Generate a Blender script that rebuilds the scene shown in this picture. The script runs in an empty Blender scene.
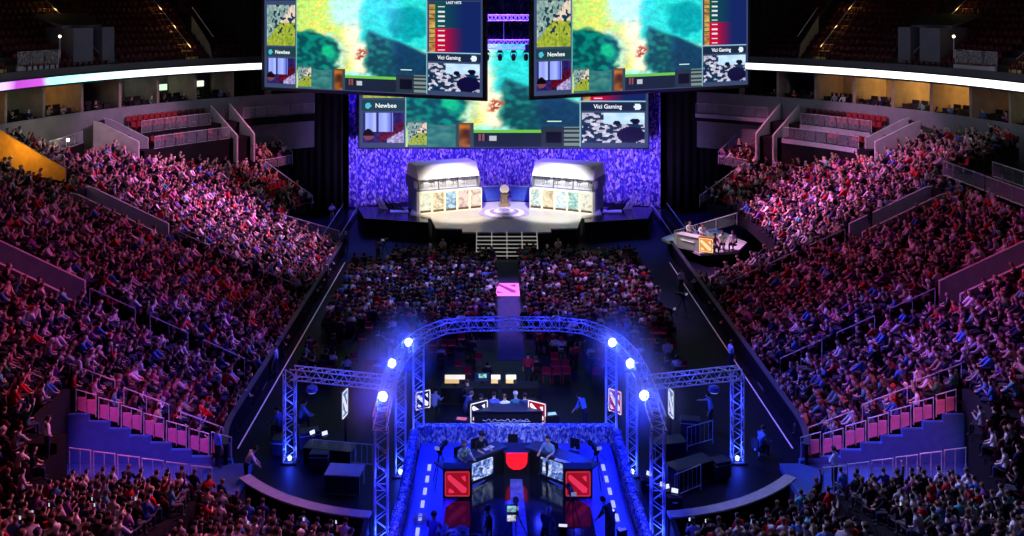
import bpy, math, random
import numpy as np
from mathutils import Vector, Matrix, noise
random.seed(7)
rng = np.random.default_rng(11)
PI = math.pi
S = bpy.context.scene
C = S.collection
CAM = (-0.87, 0.0, 20.3)
F = 950.0
VPX = 496.0
def W(px, py, z=0.0):
    """world point at height z seen at pixel (px, py)"""
    d = F*(CAM[2]-z)/py
    return Vector(((px-VPX)*d/F+CAM[0], d, z))
def pix(x, y, z):
    return ((x-CAM[0])*F/y+VPX, (CAM[2]-z)*F/y)

# ---------------------------------------------------------------- mesh helpers
class MB:
    def __init__(s): s.v=[]; s.f=[]; s.m=[]
    def add(s, vs, fs, m=0):
        b=len(s.v); s.v += [tuple(p) for p in vs]
        for f in fs: s.f.append(tuple(b+i for i in f)); s.m.append(m)
        return s
    def box(s, c, d, rz=0.0, m=0, rot=None):
        x,y,z=d[0]/2,d[1]/2,d[2]/2
        M = rot if rot is not None else Matrix.Rotation(rz,3,'Z')
        c=Vector(c)
        vs=[c+M@Vector(p) for p in ((-x,-y,-z),(x,-y,-z),(x,y,-z),(-x,y,-z),(-x,-y,z),(x,-y,z),(x,y,z),(-x,y,z))]
        return s.add(vs,[(0,3,2,1),(4,5,6,7),(0,1,5,4),(1,2,6,5),(2,3,7,6),(3,0,4,7)],m)
    def tube(s, pts, r, n=6, m=0):
        pts=[Vector(p) for p in pts]; vs=[]; fs=[]
        rs = r if isinstance(r,(list,tuple)) else [r]*len(pts)
        up=Vector((0,0,1))
        for i,p in enumerate(pts):
            t=(pts[min(i+1,len(pts)-1)]-pts[max(i-1,0)]).normalized()
            a = up if abs(t.z)<0.95 else Vector((0,1,0))
            u=t.cross(a).normalized(); w=u.cross(t).normalized()
            for k in range(n):
                q=2*PI*k/n
                vs.append(p+rs[i]*(math.cos(q)*u+math.sin(q)*w))
        for i in range(len(pts)-1):
            for k in range(n):
                a=i*n+k; b=i*n+(k+1)%n
                fs.append((a,b,b+n,a+n))
        fs.append(tuple(range(n-1,-1,-1))); L=(len(pts)-1)*n
        fs.append(tuple(range(L,L+n)))
        return s.add(vs,fs,m)
    def prism(s, poly, off, m=0):
        """closed solid: polygon of 3D points swept by vector off"""
        poly=[Vector(p) for p in poly]; off=Vector(off); n=len(poly)
        vs=poly+[p+off for p in poly]
        fs=[tuple(range(n-1,-1,-1)), tuple(range(n,2*n))]
        fs+=[(i,(i+1)%n,(i+1)%n+n,i+n) for i in range(n)]
        return s.add(vs,fs,m)
    def lathe(s, prof, c=(0,0,0), n=16, m=0, rot=None):
        vs=[]; fs=[]; c=Vector(c)
        for (r,z) in prof:
            for k in range(n):
                p=Vector((r*math.cos(2*PI*k/n), r*math.sin(2*PI*k/n), z))
                if rot is not None: p=rot@p
                vs.append(c+p)
        L=len(prof)
        for i in range(L-1):
            for k in range(n):
                a=i*n+k; b=i*n+(k+1)%n
                fs.append((a,b,b+n,a+n))
        fs.append(tuple(range(n-1,-1,-1))); fs.append(tuple(range((L-1)*n,L*n)))
        return s.add(vs,fs,m)
    def ball(s, c, r, n=8, m=0, sq=(1,1,1)):
        prof=[(max(1e-3,math.sin(PI*i/(n)))*1.0, -math.cos(PI*i/n)) for i in range(n+1)]
        vs=[];fs=[];c=Vector(c)
        for (a,z) in prof:
            for k in range(n):
                vs.append(c+Vector((r*sq[0]*a*math.cos(2*PI*k/n), r*sq[1]*a*math.sin(2*PI*k/n), r*sq[2]*z)))
        for i in range(n):
            for k in range(n):
                a=i*n+k;b=i*n+(k+1)%n
                fs.append((a,b,b+n,a+n))
        return s.add(vs,fs,m)
    def build(s, name, mats, parent=None, smooth=False, bevel=0):
        me=bpy.data.meshes.new(name); me.from_pydata(s.v,[],s.f)
        mats = mats if isinstance(mats,(list,tuple)) else [mats]
        for m in mats: me.materials.append(m)
        if len(mats)>1: me.polygons.foreach_set('material_index', s.m)
        if smooth: me.polygons.foreach_set('use_smooth',[True]*len(me.polygons))
        me.update()
        o=bpy.data.objects.new(name,me); C.objects.link(o)
        if parent is not None: o.parent=parent
        if bevel:
            b=o.modifiers.new('bevel','BEVEL'); b.width=bevel; b.segments=2; b.limit_method='ANGLE'
        return o
def empty(name, label, cat, loc=(0,0,0), rz=0.0, group=None):
    o=bpy.data.objects.new(name,None); C.objects.link(o); o.location=loc; o.rotation_euler=(0,0,rz)
    o.empty_display_size=.2
    return tag(o,label,cat,group)
def tag(o,label,cat,group=None,kind=None):
    o['label']=label; o['category']=cat
    if group: o['group']=group
    if kind: o['kind']=kind
    return o
def struct(mb,name,m,**k):
    o=mb.build(name,m,**k); o['kind']='structure'; return o
def copy_tree(o, parent=None):
    c=o.copy(); C.objects.link(c)
    if parent is not None: c.parent=parent
    for ch in list(o.children): copy_tree(ch,c)
    return c

# ---------------------------------------------------------------- materials
MATS={}
def pm(name, col, rough=.6, metal=0.0, emit=None, es=0.0, var=0.0, vs=8.0, spec=.3, bump=0.0):
    if name in MATS: return MATS[name]
    m=bpy.data.materials.new(name); m.use_nodes=True; nt=m.node_tree; N=nt.nodes; L=nt.links
    p=N['Principled BSDF']; p.inputs['Base Color'].default_value=(*col,1)
    p.inputs['Roughness'].default_value=rough; p.inputs['Metallic'].default_value=metal
    p.inputs['Specular IOR Level'].default_value=spec
    if var or bump:
        tc=N.new('ShaderNodeTexCoord'); nz=N.new('ShaderNodeTexNoise'); nz.inputs['Scale'].default_value=vs
        nz.inputs['Detail'].default_value=5; L.new(tc.outputs['Object'],nz.inputs['Vector'])
        if var:
            r=N.new('ShaderNodeValToRGB'); r.color_ramp.elements[0].position=.3; r.color_ramp.elements[1].position=.7
            r.color_ramp.elements[0].color=(*[c*(1-var) for c in col],1); r.color_ramp.elements[1].color=(*[min(1,c*(1+var)) for c in col],1)
            L.new(nz.outputs['Fac'],r.inputs['Fac']); L.new(r.outputs['Color'],p.inputs['Base Color'])
        if bump:
            b=N.new('ShaderNodeBump'); b.inputs['Strength'].default_value=bump; L.new(nz.outputs['Fac'],b.inputs['Height']); L.new(b.outputs['Normal'],p.inputs['Normal'])
    if emit is not None:
        p.inputs['Emission Color'].default_value=(*emit,1); p.inputs['Emission Strength'].default_value=es
    MATS[name]=m; return m
def attr_mat(name, emission=0.0, rough=.75):
    """colours come from the mesh's own colour attribute (cloth colours, or a screen's picture)"""
    m=bpy.data.materials.new(name); m.use_nodes=True; nt=m.node_tree; p=nt.nodes['Principled BSDF']
    a=nt.nodes.new('ShaderNodeVertexColor'); a.layer_name='Col'
    p.inputs['Roughness'].default_value=rough; p.inputs['Specular IOR Level'].default_value=.2
    if emission:
        p.inputs['Base Color'].default_value=(.01,.01,.01,1)
        nt.links.new(a.outputs['Color'],p.inputs['Emission Color']); p.inputs['Emission Strength'].default_value=emission
    else: nt.links.new(a.outputs['Color'],p.inputs['Base Color'])
    return m
def objcol_mat(name, rough=.8):
    m=bpy.data.materials.new(name); m.use_nodes=True; nt=m.node_tree; p=nt.nodes['Principled BSDF']
    a=nt.nodes.new('ShaderNodeObjectInfo'); nt.links.new(a.outputs['Color'],p.inputs['Base Color'])
    p.inputs['Roughness'].default_value=rough; p.inputs['Specular IOR Level'].default_value=.2
    return m
def random_mat(name, cols, rough=.7):
    m=bpy.data.materials.new(name); m.use_nodes=True; nt=m.node_tree; p=nt.nodes['Principled BSDF']
    a=nt.nodes.new('ShaderNodeObjectInfo'); r=nt.nodes.new('ShaderNodeValToRGB'); r.color_ramp.interpolation='CONSTANT'
    e=r.color_ramp.elements
    while len(e)<len(cols): e.new(.5)
    for i,c in enumerate(cols): e[i].position=i/len(cols); e[i].color=(*c,1)
    nt.links.new(a.outputs['Random'],r.inputs['Fac']); nt.links.new(r.outputs['Color'],p.inputs['Base Color'])
    p.inputs['Roughness'].default_value=rough; p.inputs['Specular IOR Level'].default_value=.2
    return m
SKINS=[(.62,.40,.29),(.70,.47,.35),(.52,.32,.22),(.74,.52,.40),(.30,.16,.10)]
HAIRS=[(.012,.009,.008),(.03,.018,.012),(.07,.04,.02),(.015,.012,.012),(.16,.10,.05)]
M_skin=random_mat('skin',SKINS,.55); M_hair=random_mat('hair',HAIRS,.6)
M_trs=random_mat('trousers_cloth',[(.02,.025,.05),(.015,.015,.018),(.05,.05,.06),(.03,.04,.09),(.09,.08,.06)])
M_shirt=objcol_mat('shirt_cloth'); M_shoe=pm('shoe_leather',(.02,.02,.02),.5)
M_eye=pm('eye_dark',(.01,.008,.008),.2)
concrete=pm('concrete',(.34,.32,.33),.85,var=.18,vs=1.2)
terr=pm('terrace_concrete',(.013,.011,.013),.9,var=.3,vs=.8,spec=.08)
darkwall=pm('dark_wall',(.012,.012,.014),.9,var=.3,vs=.5)
drape=pm('black_drape',(.006,.006,.008),.95,var=.4,vs=1.5)
floor_m=pm('arena_floor',(.006,.007,.018),.5,var=.35,vs=.35,spec=.12)
black=pm('matt_black',(.008,.008,.01),.6,var=.2,vs=5)
blackgloss=pm('black_gloss',(.01,.01,.012),.18,var=.2,vs=2,spec=.5)
alu=pm('aluminium_tube',(.72,.73,.76),.35,var=.06,vs=9,spec=.6)
steel=pm('galvanised_rail',(.5,.5,.53),.4,var=.1,vs=10,spec=.5)
white=pm('white_paint',(.8,.79,.77),.5,var=.04,vs=3)
seat_red=pm('red_seat_plastic',(.30,.008,.02),.5,var=.15,vs=6)
# ---------------------------------------------------------------- people
def pose_nodes(kind):
    """[(key, parent, co, radius, region)], facing +Y, origin on the ground under the hips"""
    n=[]; A=lambda *a: n.append(a)
    sit = kind.startswith('sit')
    arms = {'sit_lap':((.25,.06,.82),(.15,.30,.66),(.12,.38,.66)),
            'sit_phone':((.25,.10,.80),(.13,.31,.95),(.10,.36,1.02)),
            'sit_lean':((.24,.30,.72),(.12,.48,.62),(.07,.55,.62)),
            'sit_cross':((.27,.08,.83),(.02,.22,.88),(-.08,.20,.90)),
            'sit_chin':((.20,.25,.75),(.10,.22,1.02),(.05,.19,1.13)),
            'sit_raise':((.33,.10,1.28),(.30,.16,1.52),(.29,.18,1.61)),
            'sit_desk':((.27,.14,.84),(.20,.42,.80),(.18,.51,.80))}
    if sit:
        lean = .22 if kind in('sit_lean','sit_chin') else (.06 if kind!='sit_desk' else .12)
        A('pel',None,(0,0,.53),.15,'shirt'); A('spi','pel',(0,lean*.3-.02,.76),.145,'shirt'); A('che','spi',(0,lean*.8,.98),.15,'shirt')
        A('nck','che',(0,lean+.02,1.12),.06,'skin'); A('hd0','nck',(0,lean+.05,1.20),.085,'skin'); A('hd1','hd0',(0,lean+.06,1.28),.105,'skin'); A('hd2','hd1',(0,lean+.04,1.36),.075,'skin')
        for s,t in ((-1,'L'),(1,'R')):
            a=arms.get(kind,arms['sit_lap'])
            if kind in('sit_raise','sit_chin') and s<0: a=arms['sit_lap']
            if kind=='sit_desk' and s<0: a=((.27,.12,.84),(.22,.40,.80),(.22,.49,.80))
            dy = lean if kind in('sit_lean',) else (lean*.5)
            A('sh'+t,'che',(s*.19,lean*.8,1.03),.075,'shirt')
            A('el'+t,'sh'+t,(s*a[0][0],a[0][1]+dy*.6,a[0][2]),.05,'shirt')
            A('wr'+t,'el'+t,(s*a[1][0],a[1][1]+dy*.5,a[1][2]+(.02*s if kind=='sit_cross' else 0)),.035,'skin')
            A('ha'+t,'wr'+t,(s*a[2][0],a[2][1]+dy*.5,a[2][2]+(.02*s if kind=='sit_cross' else 0)),.045,'skin')
            A('hp'+t,'pel',(s*.10,.06,.52),.10,'trs'); A('kn'+t,'hp'+t,(s*.13,.44,.52),.07,'trs')
            A('an'+t,'kn'+t,(s*.13,.42,.11),.048,'trs'); A('to'+t,'an'+t,(s*.14,.58,.045),.042,'shoe')
    else:
        bend = .30 if kind=='stand_bend' else (.08 if kind in('stand_work','stand_reach','stand_camera') else 0)
        A('pel',None,(0,0,.96),.14,'trs'); A('spi','pel',(0,bend*.3,1.14),.135,'shirt'); A('che','spi',(0,bend*.75,1.34-bend*.15),.15,'shirt')
        A('nck','che',(0,bend+.02,1.49-bend*.25),.06,'skin'); A('hd0','nck',(0,bend*1.1+.04,1.57-bend*.3),.085,'skin'); A('hd1','hd0',(0,bend*1.2+.05,1.65-bend*.35),.105,'skin'); A('hd2','hd1',(0,bend*1.2+.03,1.73-bend*.37),.075,'skin')
        arm={'stand':((.25,.0,1.13),(.26,.08,.90),(.26,.11,.81)),
             'stand_work':((.26,.10,1.14),(.20,.36,1.06),(.18,.45,1.05)),
             'stand_bend':((.25,.36,1.06),(.22,.52,.88),(.20,.58,.81)),
             'stand_reach':((.28,.22,1.30),(.26,.48,1.26),(.25,.58,1.26)),
             'stand_hips':((.36,-.04,1.16),(.20,.10,1.0),(.16,.12,1.0)),
             'stand_camera':((.26,.14,1.20),(.14,.34,1.38),(.10,.42,1.42)),
             'stand_folded':((.28,.06,1.18),(.03,.20,1.20),(-.08,.19,1.22))}[kind]
        for s,t in ((-1,'L'),(1,'R')):
            a=arm
            if kind=='stand_reach' and s<0: a=((.25,.0,1.13),(.26,.10,.92),(.26,.14,.84))
            A('sh'+t,'che',(s*.19,bend*.75,1.42-bend*.18),.075,'shirt')
            k=.02*s if kind=='stand_folded' else 0
            A('el'+t,'sh'+t,(s*a[0][0],a[0][1],a[0][2]),.05,'shirt'); A('wr'+t,'el'+t,(s*a[1][0],a[1][1],a[1][2]+k),.035,'skin'); A('ha'+t,'wr'+t,(s*a[2][0],a[2][1],a[2][2]+k),.045,'skin')
            A('hp'+t,'pel',(s*.10,0,.90),.105,'trs'); A('kn'+t,'hp'+t,(s*.11,.02,.50),.068,'trs')
            A('an'+t,'kn'+t,(s*.11,-.01,.10),.048,'trs'); A('to'+t,'an'+t,(s*.13,.15,.045),.042,'shoe')
    return n
REG={'skin':0,'shirt':1,'trs':2,'hair':3,'shoe':4,'eye':5}
BODY={}
def body_mesh(kind, detail):
    """one continuous skinned surface; detail 0 for the mass, 1 for single spectators, 2 for featured people (fingers, face)"""
    if (kind,detail) in BODY: return BODY[(kind,detail)]
    nodes=pose_nodes(kind); idx={n[0]:i for i,n in enumerate(nodes)}
    me=bpy.data.meshes.new('skeleton')
    me.from_pydata([n[2] for n in nodes],[(idx[n[1]],i) for i,n in enumerate(nodes) if n[1]],[])
    o=bpy.data.objects.new('skeleton',me); C.objects.link(o)
    sk=o.modifiers.new('skin','SKIN'); sk.use_smooth_shade=True; sk.branch_smoothing=.4
    for i,n in enumerate(nodes):
        v=me.skin_vertices[0].data[i]; v.radius=(n[3],n[3]); v.use_root=(i==0)
    if detail:
        su=o.modifiers.new('sub','SUBSURF'); su.levels=su.render_levels=(1 if detail==1 else 2)
    dg=bpy.context.evaluated_depsgraph_get(); dg.update()
    ev=bpy.data.meshes.new_from_object(o.evaluated_get(dg))
    V=np.array([v.co[:] for v in ev.vertices]); FS=[tuple(p.vertices) for p in ev.polygons]
    bpy.data.objects.remove(o); bpy.data.meshes.remove(me); bpy.data.meshes.remove(ev)
    P=np.array([n[2] for n in nodes]); h=P[idx['hd1']]
    def region(c):
        best=1e9; r='shirt'
        for i,n in enumerate(nodes):
            if n[1] is None: continue
            a=P[idx[n[1]]]; b=P[i]; ab=b-a; t=min(1,max(0,np.dot(c-a,ab)/np.dot(ab,ab)))
            d=np.linalg.norm(c-a-t*ab)-((1-t)*nodes[idx[n[1]]][3]+t*n[3])*.8
            if d<best:
                best=d; r = n[4] if t>.45 else nodes[idx[n[1]]][4]
        if r=='skin' and c[2]>h[2]-.07 and abs(c[0]-h[0])<.14 and np.linalg.norm(c-h)<.2:
            if c[2]>h[2]+.045 or c[1]<h[1]-.03: r='hair'
        return REG[r]
    fm=[region(V[list(f)].mean(axis=0)) for f in FS]
    vr=[region(v) for v in V]
    if detail==2:
        mb=MB()
        for t,s in (('L',-1),('R',1)):
            w=Vector(P[idx['wr'+t]]); hnd=Vector(P[idx['ha'+t]]); d=(hnd-w).normalized()
            side=d.cross(Vector((0,0,1)));
            if side.length<.2: side=Vector((0,1,0))
            side.normalize(); dn=side.cross(d).normalized()
            if dn.z>0: dn=-dn
            for k,(off,ln) in enumerate(((-.030,.072),(-.010,.082),(.010,.076),(.029,.060))):
                a=hnd+side*off+d*.012
                mb.tube([a,a+d*ln*.45+dn*.006,a+d*ln*.8+dn*.022,a+d*ln+dn*.034],[.0095,.009,.008,.0065],5,0)
            th=hnd-d*.02-side*.034*s
            mb.tube([th,th-side*.026*s+d*.022,th-side*.03*s+d*.055+dn*.012],[.011,.010,.008],5,0)
        # face: nose, ears, eyes, mouth
        hv=Vector(h)
        mb.ball(hv+Vector((0,.098,-.018)),.017,6,0,(.8,1.1,1.4))
        for s in(-1,1):
            mb.ball(hv+Vector((s*.098,.0,-.01)),.024,6,0,(.5,.8,1.3))
            mb.ball(hv+Vector((s*.037,.088,.012)),.012,6,5,(1.2,.6,.7))
        mb.box(hv+Vector((0,.083,-.062)),(.045,.012,.009),m=5)
        b=len(V); V=np.vstack([V,np.array(mb.v)]); FS+= [tuple(b+i for i in f) for f in mb.f]; fm+=mb.m; vr+=[0]*len(mb.v)
    r={'V':V,'F':FS,'fm':fm,'vr':np.array(vr),'head':h}
    if detail:
        m=bpy.data.meshes.new('person_'+kind); m.from_pydata([tuple(v) for v in V],[],FS)
        for mm in (M_skin,M_shirt,M_trs,M_hair,M_shoe,M_eye): m.materials.append(mm)
        m.polygons.foreach_set('material_index',fm); m.polygons.foreach_set('use_smooth',[True]*len(FS)); m.update()
        r['mesh']=m
    BODY[(kind,detail)]=r
    return r
def hair_mb(h, kind, m=0):
    mb=MB(); n=12; rows=[]; vs=[]; fs=[]; c=Vector(h)
    if kind=='cap':
        mb.lathe([(.118,.0),(.122,.04),(.112,.085),(.075,.118),(.01,.128)],c+Vector((0,-.005,.03)),14)
        mb.prism([c+Vector((x,.10+.085*math.cos(x/.1*1.4),.035)) for x in(-.1,-.06,0,.06,.1)]+[c+Vector((.1,.04,.035)),c+Vector((-.1,.04,.035))],(0,0,.014))
        return mb
    low={'short':-.02,'long':-.16}[kind]
    for i in range(7):
        t=i/6; row=[]
        for k in range(n):
            q=2*PI*k/n; fwd=math.sin(q)
            lo=.055 if fwd>.35 else low
            z=.122+(lo-.122)*t**1.15
            rr=.118*math.sqrt(max(0,1-(z/.125)**2)) if z>0 else .118
            rr=max(rr,.02 if i else .012)
            row.append(c+Vector((rr*math.cos(q)*.98,rr*math.sin(q)*1.03-.008,z)))
        vs+=row
    for i in range(6):
        for k in range(n):
            a=i*n+k;b=i*n+(k+1)%n; fs.append((a,b,b+n,a+n))
    fs.append(tuple(range(n-1,-1,-1)))
    mb.add(vs,fs); return mb
def person(label, loc, rz, pose, shirt, detail=2, hair='short', haircol=None, trousers=None, skin=None, name='person', cat='person', group=None, scale=1.0):
    b=body_mesh(pose,detail); o=bpy.data.objects.new(name,b['mesh']); C.objects.link(o)
    o.location=loc; o.rotation_euler=(0,0,rz); o.color=(*shirt,1); o.scale=(scale,)*3
    if detail==2:
        def ov(i,m): o.material_slots[i].link='OBJECT'; o.material_slots[i].material=m
        sk=pm('skin_%d'%(skin or 0),SKINS[skin or 0],.55,var=.08,vs=20)
        hc=haircol or HAIRS[0]
        ov(0,sk); ov(3,sk)
        if trousers: ov(2,pm('trousers_%.2f_%.2f_%.2f'%trousers,trousers,.8,var=.1,vs=12))
        else: ov(2,pm('trousers_dark',(.02,.022,.035),.8,var=.1,vs=12))
        hm=hair_mb(b['head'],hair).build('cap' if hair=='cap' else 'hair',pm('hair_%.2f_%.2f_%.2f'%hc,hc,.6,var=.2,vs=30),o,smooth=True)
    return tag(o,label,cat,group)
# ---------------------------------------------------------------- setting: floor and bowl
def sname(sd): return 'analyst desk side' if sd>0 else 'opposite analyst desk'
SIDE={-1:'on the side away from the analyst desk',1:'on the analyst desk side'}
CY=60.0; RIM=37.3; CR=8.5; CXX=4.5; NY=44.0; FY=75.0
def tread(s,t=0.0): return max(.05,(-.2+.4545*s)*(1-t)+(-.30+.36*s)*t)
def s_of(x,y):
    """metres outside the floor edge, and how far the place belongs to the near end"""
    ax=abs(x)
    if y<NY:
        if ax>CXX:
            h=math.hypot(ax-CXX,NY-y); return h-CR,(NY-y)/h
        return NY-CR-y,1.0
    if y>FY and ax>CXX: return math.hypot(ax-CXX,y-FY)-CR,0.0
    return ax-CXX-CR,0.0
def tread_xy(x,y):
    s,t=s_of(x,y); return tread(s,t)
def off_pt(u, s):
    """u in [0,1,2..]: side -1 half; returns point on the curve s metres outside the floor edge (left half)"""
    pass
def curve(s, step):
    """left-half polyline at offset s: far corner arc, straight side, near corner arc; list of (x,y,nx,ny)"""
    out=[]; r=CR+s
    a1 = 0.0 if s<5.5 else (math.radians(29) if s<11.5 else math.radians(40))
    n=max(1,int(a1*r/step))
    for i in range(n,0,-1):
        a=a1*i/n; out.append((-CXX-r*math.cos(a), FY+r*math.sin(a), -math.cos(a), math.sin(a)))
    y1=FY+(0.6 if s<5.5 else 0); n=max(1,int((y1-NY)/step))
    for i in range(n): out.append((-CXX-r, y1-(y1-NY)*i/n, -1, 0))
    n=max(1,int(PI/2*r/step))
    for i in range(n+1):
        a=PI/2*i/n; x=-CXX-r*math.cos(a)
        if x>-5.5: break
        out.append((x, NY-r*math.sin(a), -math.cos(a), -math.sin(a)))
    return out
VD=(-math.cos(math.radians(40.6)),-math.sin(math.radians(40.6)))   # direction of the corner entry, left half
EY=39.8; EX=3.4
def corner_rw(x,y): return abs(x)-EX, y-EY
def in_vom(x,y,pad=0.0):
    ax=abs(x)
    if 22.9-pad<ax<28.6+pad and abs(y-62.8)<1.2+pad: return True
    if 22.9-pad<ax<31.5+pad and abs(y-49.8)<1.2+pad: return True
    if 29.2-pad<ax<32.9+pad and abs(y-76.4)<1.1+pad: return True
    if x<0 and 30.0-pad<ax<35.2+pad and abs(y-63.2)<1.1+pad: return True
    r,w=corner_rw(x,y)
    return y<46 and 7.0<r<16.1+pad and abs(w)<1.35+pad
NROWS=[(37.7-.87*k, .06+.235*k) for k in range(19)]      # straight rows of the near corner stands: (y, tread)
def ZN(k,x): return max(.06,.06+.235*(k-3)) if x<12.6 else .42+.235*k
def XZ(k): return max(NROWS[k][1], 2.9-.40*k)
def near_x0(y):
    """inner end of a straight near row: clear of the curved barrier"""
    r=CR+1.0
    return max(6.0, CXX+math.sqrt(max(0,r*r-(NY-y)**2)) if y>NY-r else 6.0)
def cleared(X,y):
    """places on the analyst side without seats: round the analyst desk and on the side platform"""
    if X<-31.0 and 69.0<y<75.3: return True
    return (X>0 and y>66.3 and s_of(X,y)[0]<6.6) or (X>30.0 and 54.6<y<66.2)
def inside(x,y):
    if y<38.45: return False
    R=math.hypot(x,y-CY)
    if R>(RIM-.5 if y>45 else 41): return False
    if 33.2<R and y>CY and math.radians(29)<math.atan2(y-CY,abs(x))<math.radians(47.5): return False   # the raised platform
    return True
ROWS=[(.55+.87*k) for k in range(30)]
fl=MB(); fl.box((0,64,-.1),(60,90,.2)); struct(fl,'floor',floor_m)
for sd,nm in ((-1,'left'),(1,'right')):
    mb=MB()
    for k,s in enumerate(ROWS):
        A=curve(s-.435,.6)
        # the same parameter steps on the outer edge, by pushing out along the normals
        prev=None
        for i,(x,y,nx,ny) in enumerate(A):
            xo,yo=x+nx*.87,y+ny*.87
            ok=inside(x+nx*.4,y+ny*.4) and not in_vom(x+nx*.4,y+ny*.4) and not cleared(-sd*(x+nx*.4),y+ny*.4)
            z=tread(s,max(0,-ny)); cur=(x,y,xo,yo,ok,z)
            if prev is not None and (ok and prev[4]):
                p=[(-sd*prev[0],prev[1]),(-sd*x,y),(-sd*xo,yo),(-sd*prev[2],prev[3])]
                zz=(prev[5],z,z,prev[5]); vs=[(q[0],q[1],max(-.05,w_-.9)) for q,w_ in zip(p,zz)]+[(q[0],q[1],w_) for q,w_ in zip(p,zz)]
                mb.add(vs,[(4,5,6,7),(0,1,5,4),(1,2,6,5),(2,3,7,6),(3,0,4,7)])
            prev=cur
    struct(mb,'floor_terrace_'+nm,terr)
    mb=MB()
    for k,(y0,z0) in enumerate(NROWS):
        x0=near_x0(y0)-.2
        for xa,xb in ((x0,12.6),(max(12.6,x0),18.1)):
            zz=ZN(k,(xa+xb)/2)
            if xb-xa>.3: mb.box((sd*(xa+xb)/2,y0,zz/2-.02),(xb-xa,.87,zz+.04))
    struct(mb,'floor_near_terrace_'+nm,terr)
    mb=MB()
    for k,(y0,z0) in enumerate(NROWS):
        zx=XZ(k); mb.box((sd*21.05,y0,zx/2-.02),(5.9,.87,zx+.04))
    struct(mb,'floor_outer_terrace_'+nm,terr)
    # stepped aisles
    mb=MB()
    for y0 in (62.8,49.8):
        for k in range(26):
            x=13.2+k*.435
            if x>22.9: break
            mb.box((sd*x,y0,tread(x-13)/2+.03),(.43,1.05,tread(x-13)+.06))
    struct(mb,'floor_aisle_'+nm,pm('aisle_concrete',(.09,.085,.09),.85,var=.2,vs=2))
# dark barrier round the floor, pale cap on the near curve
barrier_m=pm('barrier_panel',(.005,.007,.016),.8,spec=.05,var=.2,vs=1)
cap_m=pm('barrier_cap',(.26,.26,.33),.5,var=.15,vs=4)
for sd,nm in ((-1,'left'),(1,'right')):
    mb=MB(); cp=MB()
    pts=[(x,y,nx,ny) for (x,y,nx,ny) in curve(0,.5)]
    for i in range(len(pts)-1):
        a,b=pts[i],pts[i+1]
        r,w=corner_rw((a[0]+b[0])/2,(a[1]+b[1])/2)
        if abs(w)<1.25 and a[1]<46: continue
        q=[(-sd*a[0],a[1]),(-sd*b[0],b[1]),(-sd*(b[0]+b[2]*.14),b[1]+b[3]*.14),(-sd*(a[0]+a[2]*.14),a[1]+a[3]*.14)]
        if sd<0: pass
        mb.prism([(x,y,0) for x,y in q],(0,0,1.08))
        near = a[1]<38.6
        q=[(-sd*(a[0]-a[2]*.06),a[1]-a[3]*.06),(-sd*(b[0]-b[2]*.06),b[1]-b[3]*.06),(-sd*(b[0]+b[2]*(.42 if near else .2)),b[1]+b[3]*(.42 if near else .2)),(-sd*(a[0]+a[2]*(.42 if near else .2)),a[1]+a[3]*(.42 if near else .2))]
        cp.prism([(x,y,1.08) for x,y in q],(0,0,.07),0 if near else 1)
    struct(mb,'wall_barrier_'+nm,barrier_m); struct(cp,'trim_barrier_'+nm,[cap_m,pm('barrier_cap_dark',(.05,.055,.09),.4)])
    t=MB(); t.box((sd*12.55,58.2,.02),(.06,30.5,.02)); struct(t,'trim_floor_line_'+nm,pm('white_floor_tape',(.75,.72,.8),.6,emit=(.7,.6,.9),es=.10))
    # tunnel cheek walls at the near gap
    t=MB(); t.box((sd*5.65,28.6,.55),(.2,13.0,1.1)); struct(t,'wall_tunnel_'+nm,darkwall)
# the mid-bank entries: sloping parapets either side of a sunken passage
vomwall=pm('entry_concrete',(.52,.47,.50),.8,var=.12,vs=2)
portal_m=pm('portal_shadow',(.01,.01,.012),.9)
def entry(sd, y0, x0, x1, hw, top, nm, floorm=None):
    zf=tread(x0-13)-.2; mb=MB()
    for s in(-1,1):
        yy=y0+s*hw
        z0=tread(x0-13); z1=tread(x1-13)
        mb.prism([(sd*x0,yy-.09,zf-.4),(sd*x1,yy-.09,zf-.4),(sd*x1,yy-.09,z1+top),(sd*(x1-.5),yy-.09,z1+top-.1),(sd*x0,yy-.09,z0+top)],(0,.18,0))
    struct(mb,'wall_entry_'+nm,vomwall)
    f=MB(); f.box((sd*(x0+x1)/2,y0,zf-.05),(abs(x1-x0),2*hw,.1)); struct(f,'floor_entry_'+nm,floorm or pm('entry_floor',(.16,.15,.16),.8,var=.2))
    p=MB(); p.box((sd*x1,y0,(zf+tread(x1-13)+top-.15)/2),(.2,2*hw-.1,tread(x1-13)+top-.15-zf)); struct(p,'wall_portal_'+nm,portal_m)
entry(-1,62.8,22.9,28.5,1.15,.95,'left_middle'); entry(1,62.8,22.9,28.5,1.15,.95,'right_middle')
entry(-1,49.8,22.9,31.4,1.15,.95,'left_near'); entry(1,49.8,22.9,31.4,1.15,.95,'right_near')
entry(-1,76.4,29.2,32.8,1.0,1.9,'left_far'); entry(1,76.4,29.2,32.8,1.0,1.9,'right_far')
wk=MB(); wk.prism([(14.0,66.5,0),(20.0,66.5,0),(20.0,66.5,2.9),(19.6,66.5,2.9),(14.0,66.5,.55)],(0,1.0,0)); struct(wk,'floor_walkway',pm('walkway_brown',(.22,.15,.12),.7,var=.2,vs=2))
wk=MB(); wk.box((32.5,60.4,4.1),(5.0,11.4,8.2)); struct(wk,'floor_side_platform',terr)
wk=MB(); wk.box((-32.3,72.15,3.9),(2.4,6.1,7.8)); wk.box((-34.4,72.15,4.5),(1.9,6.1,9.0)); struct(wk,'floor_upper_platform',terr)
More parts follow.
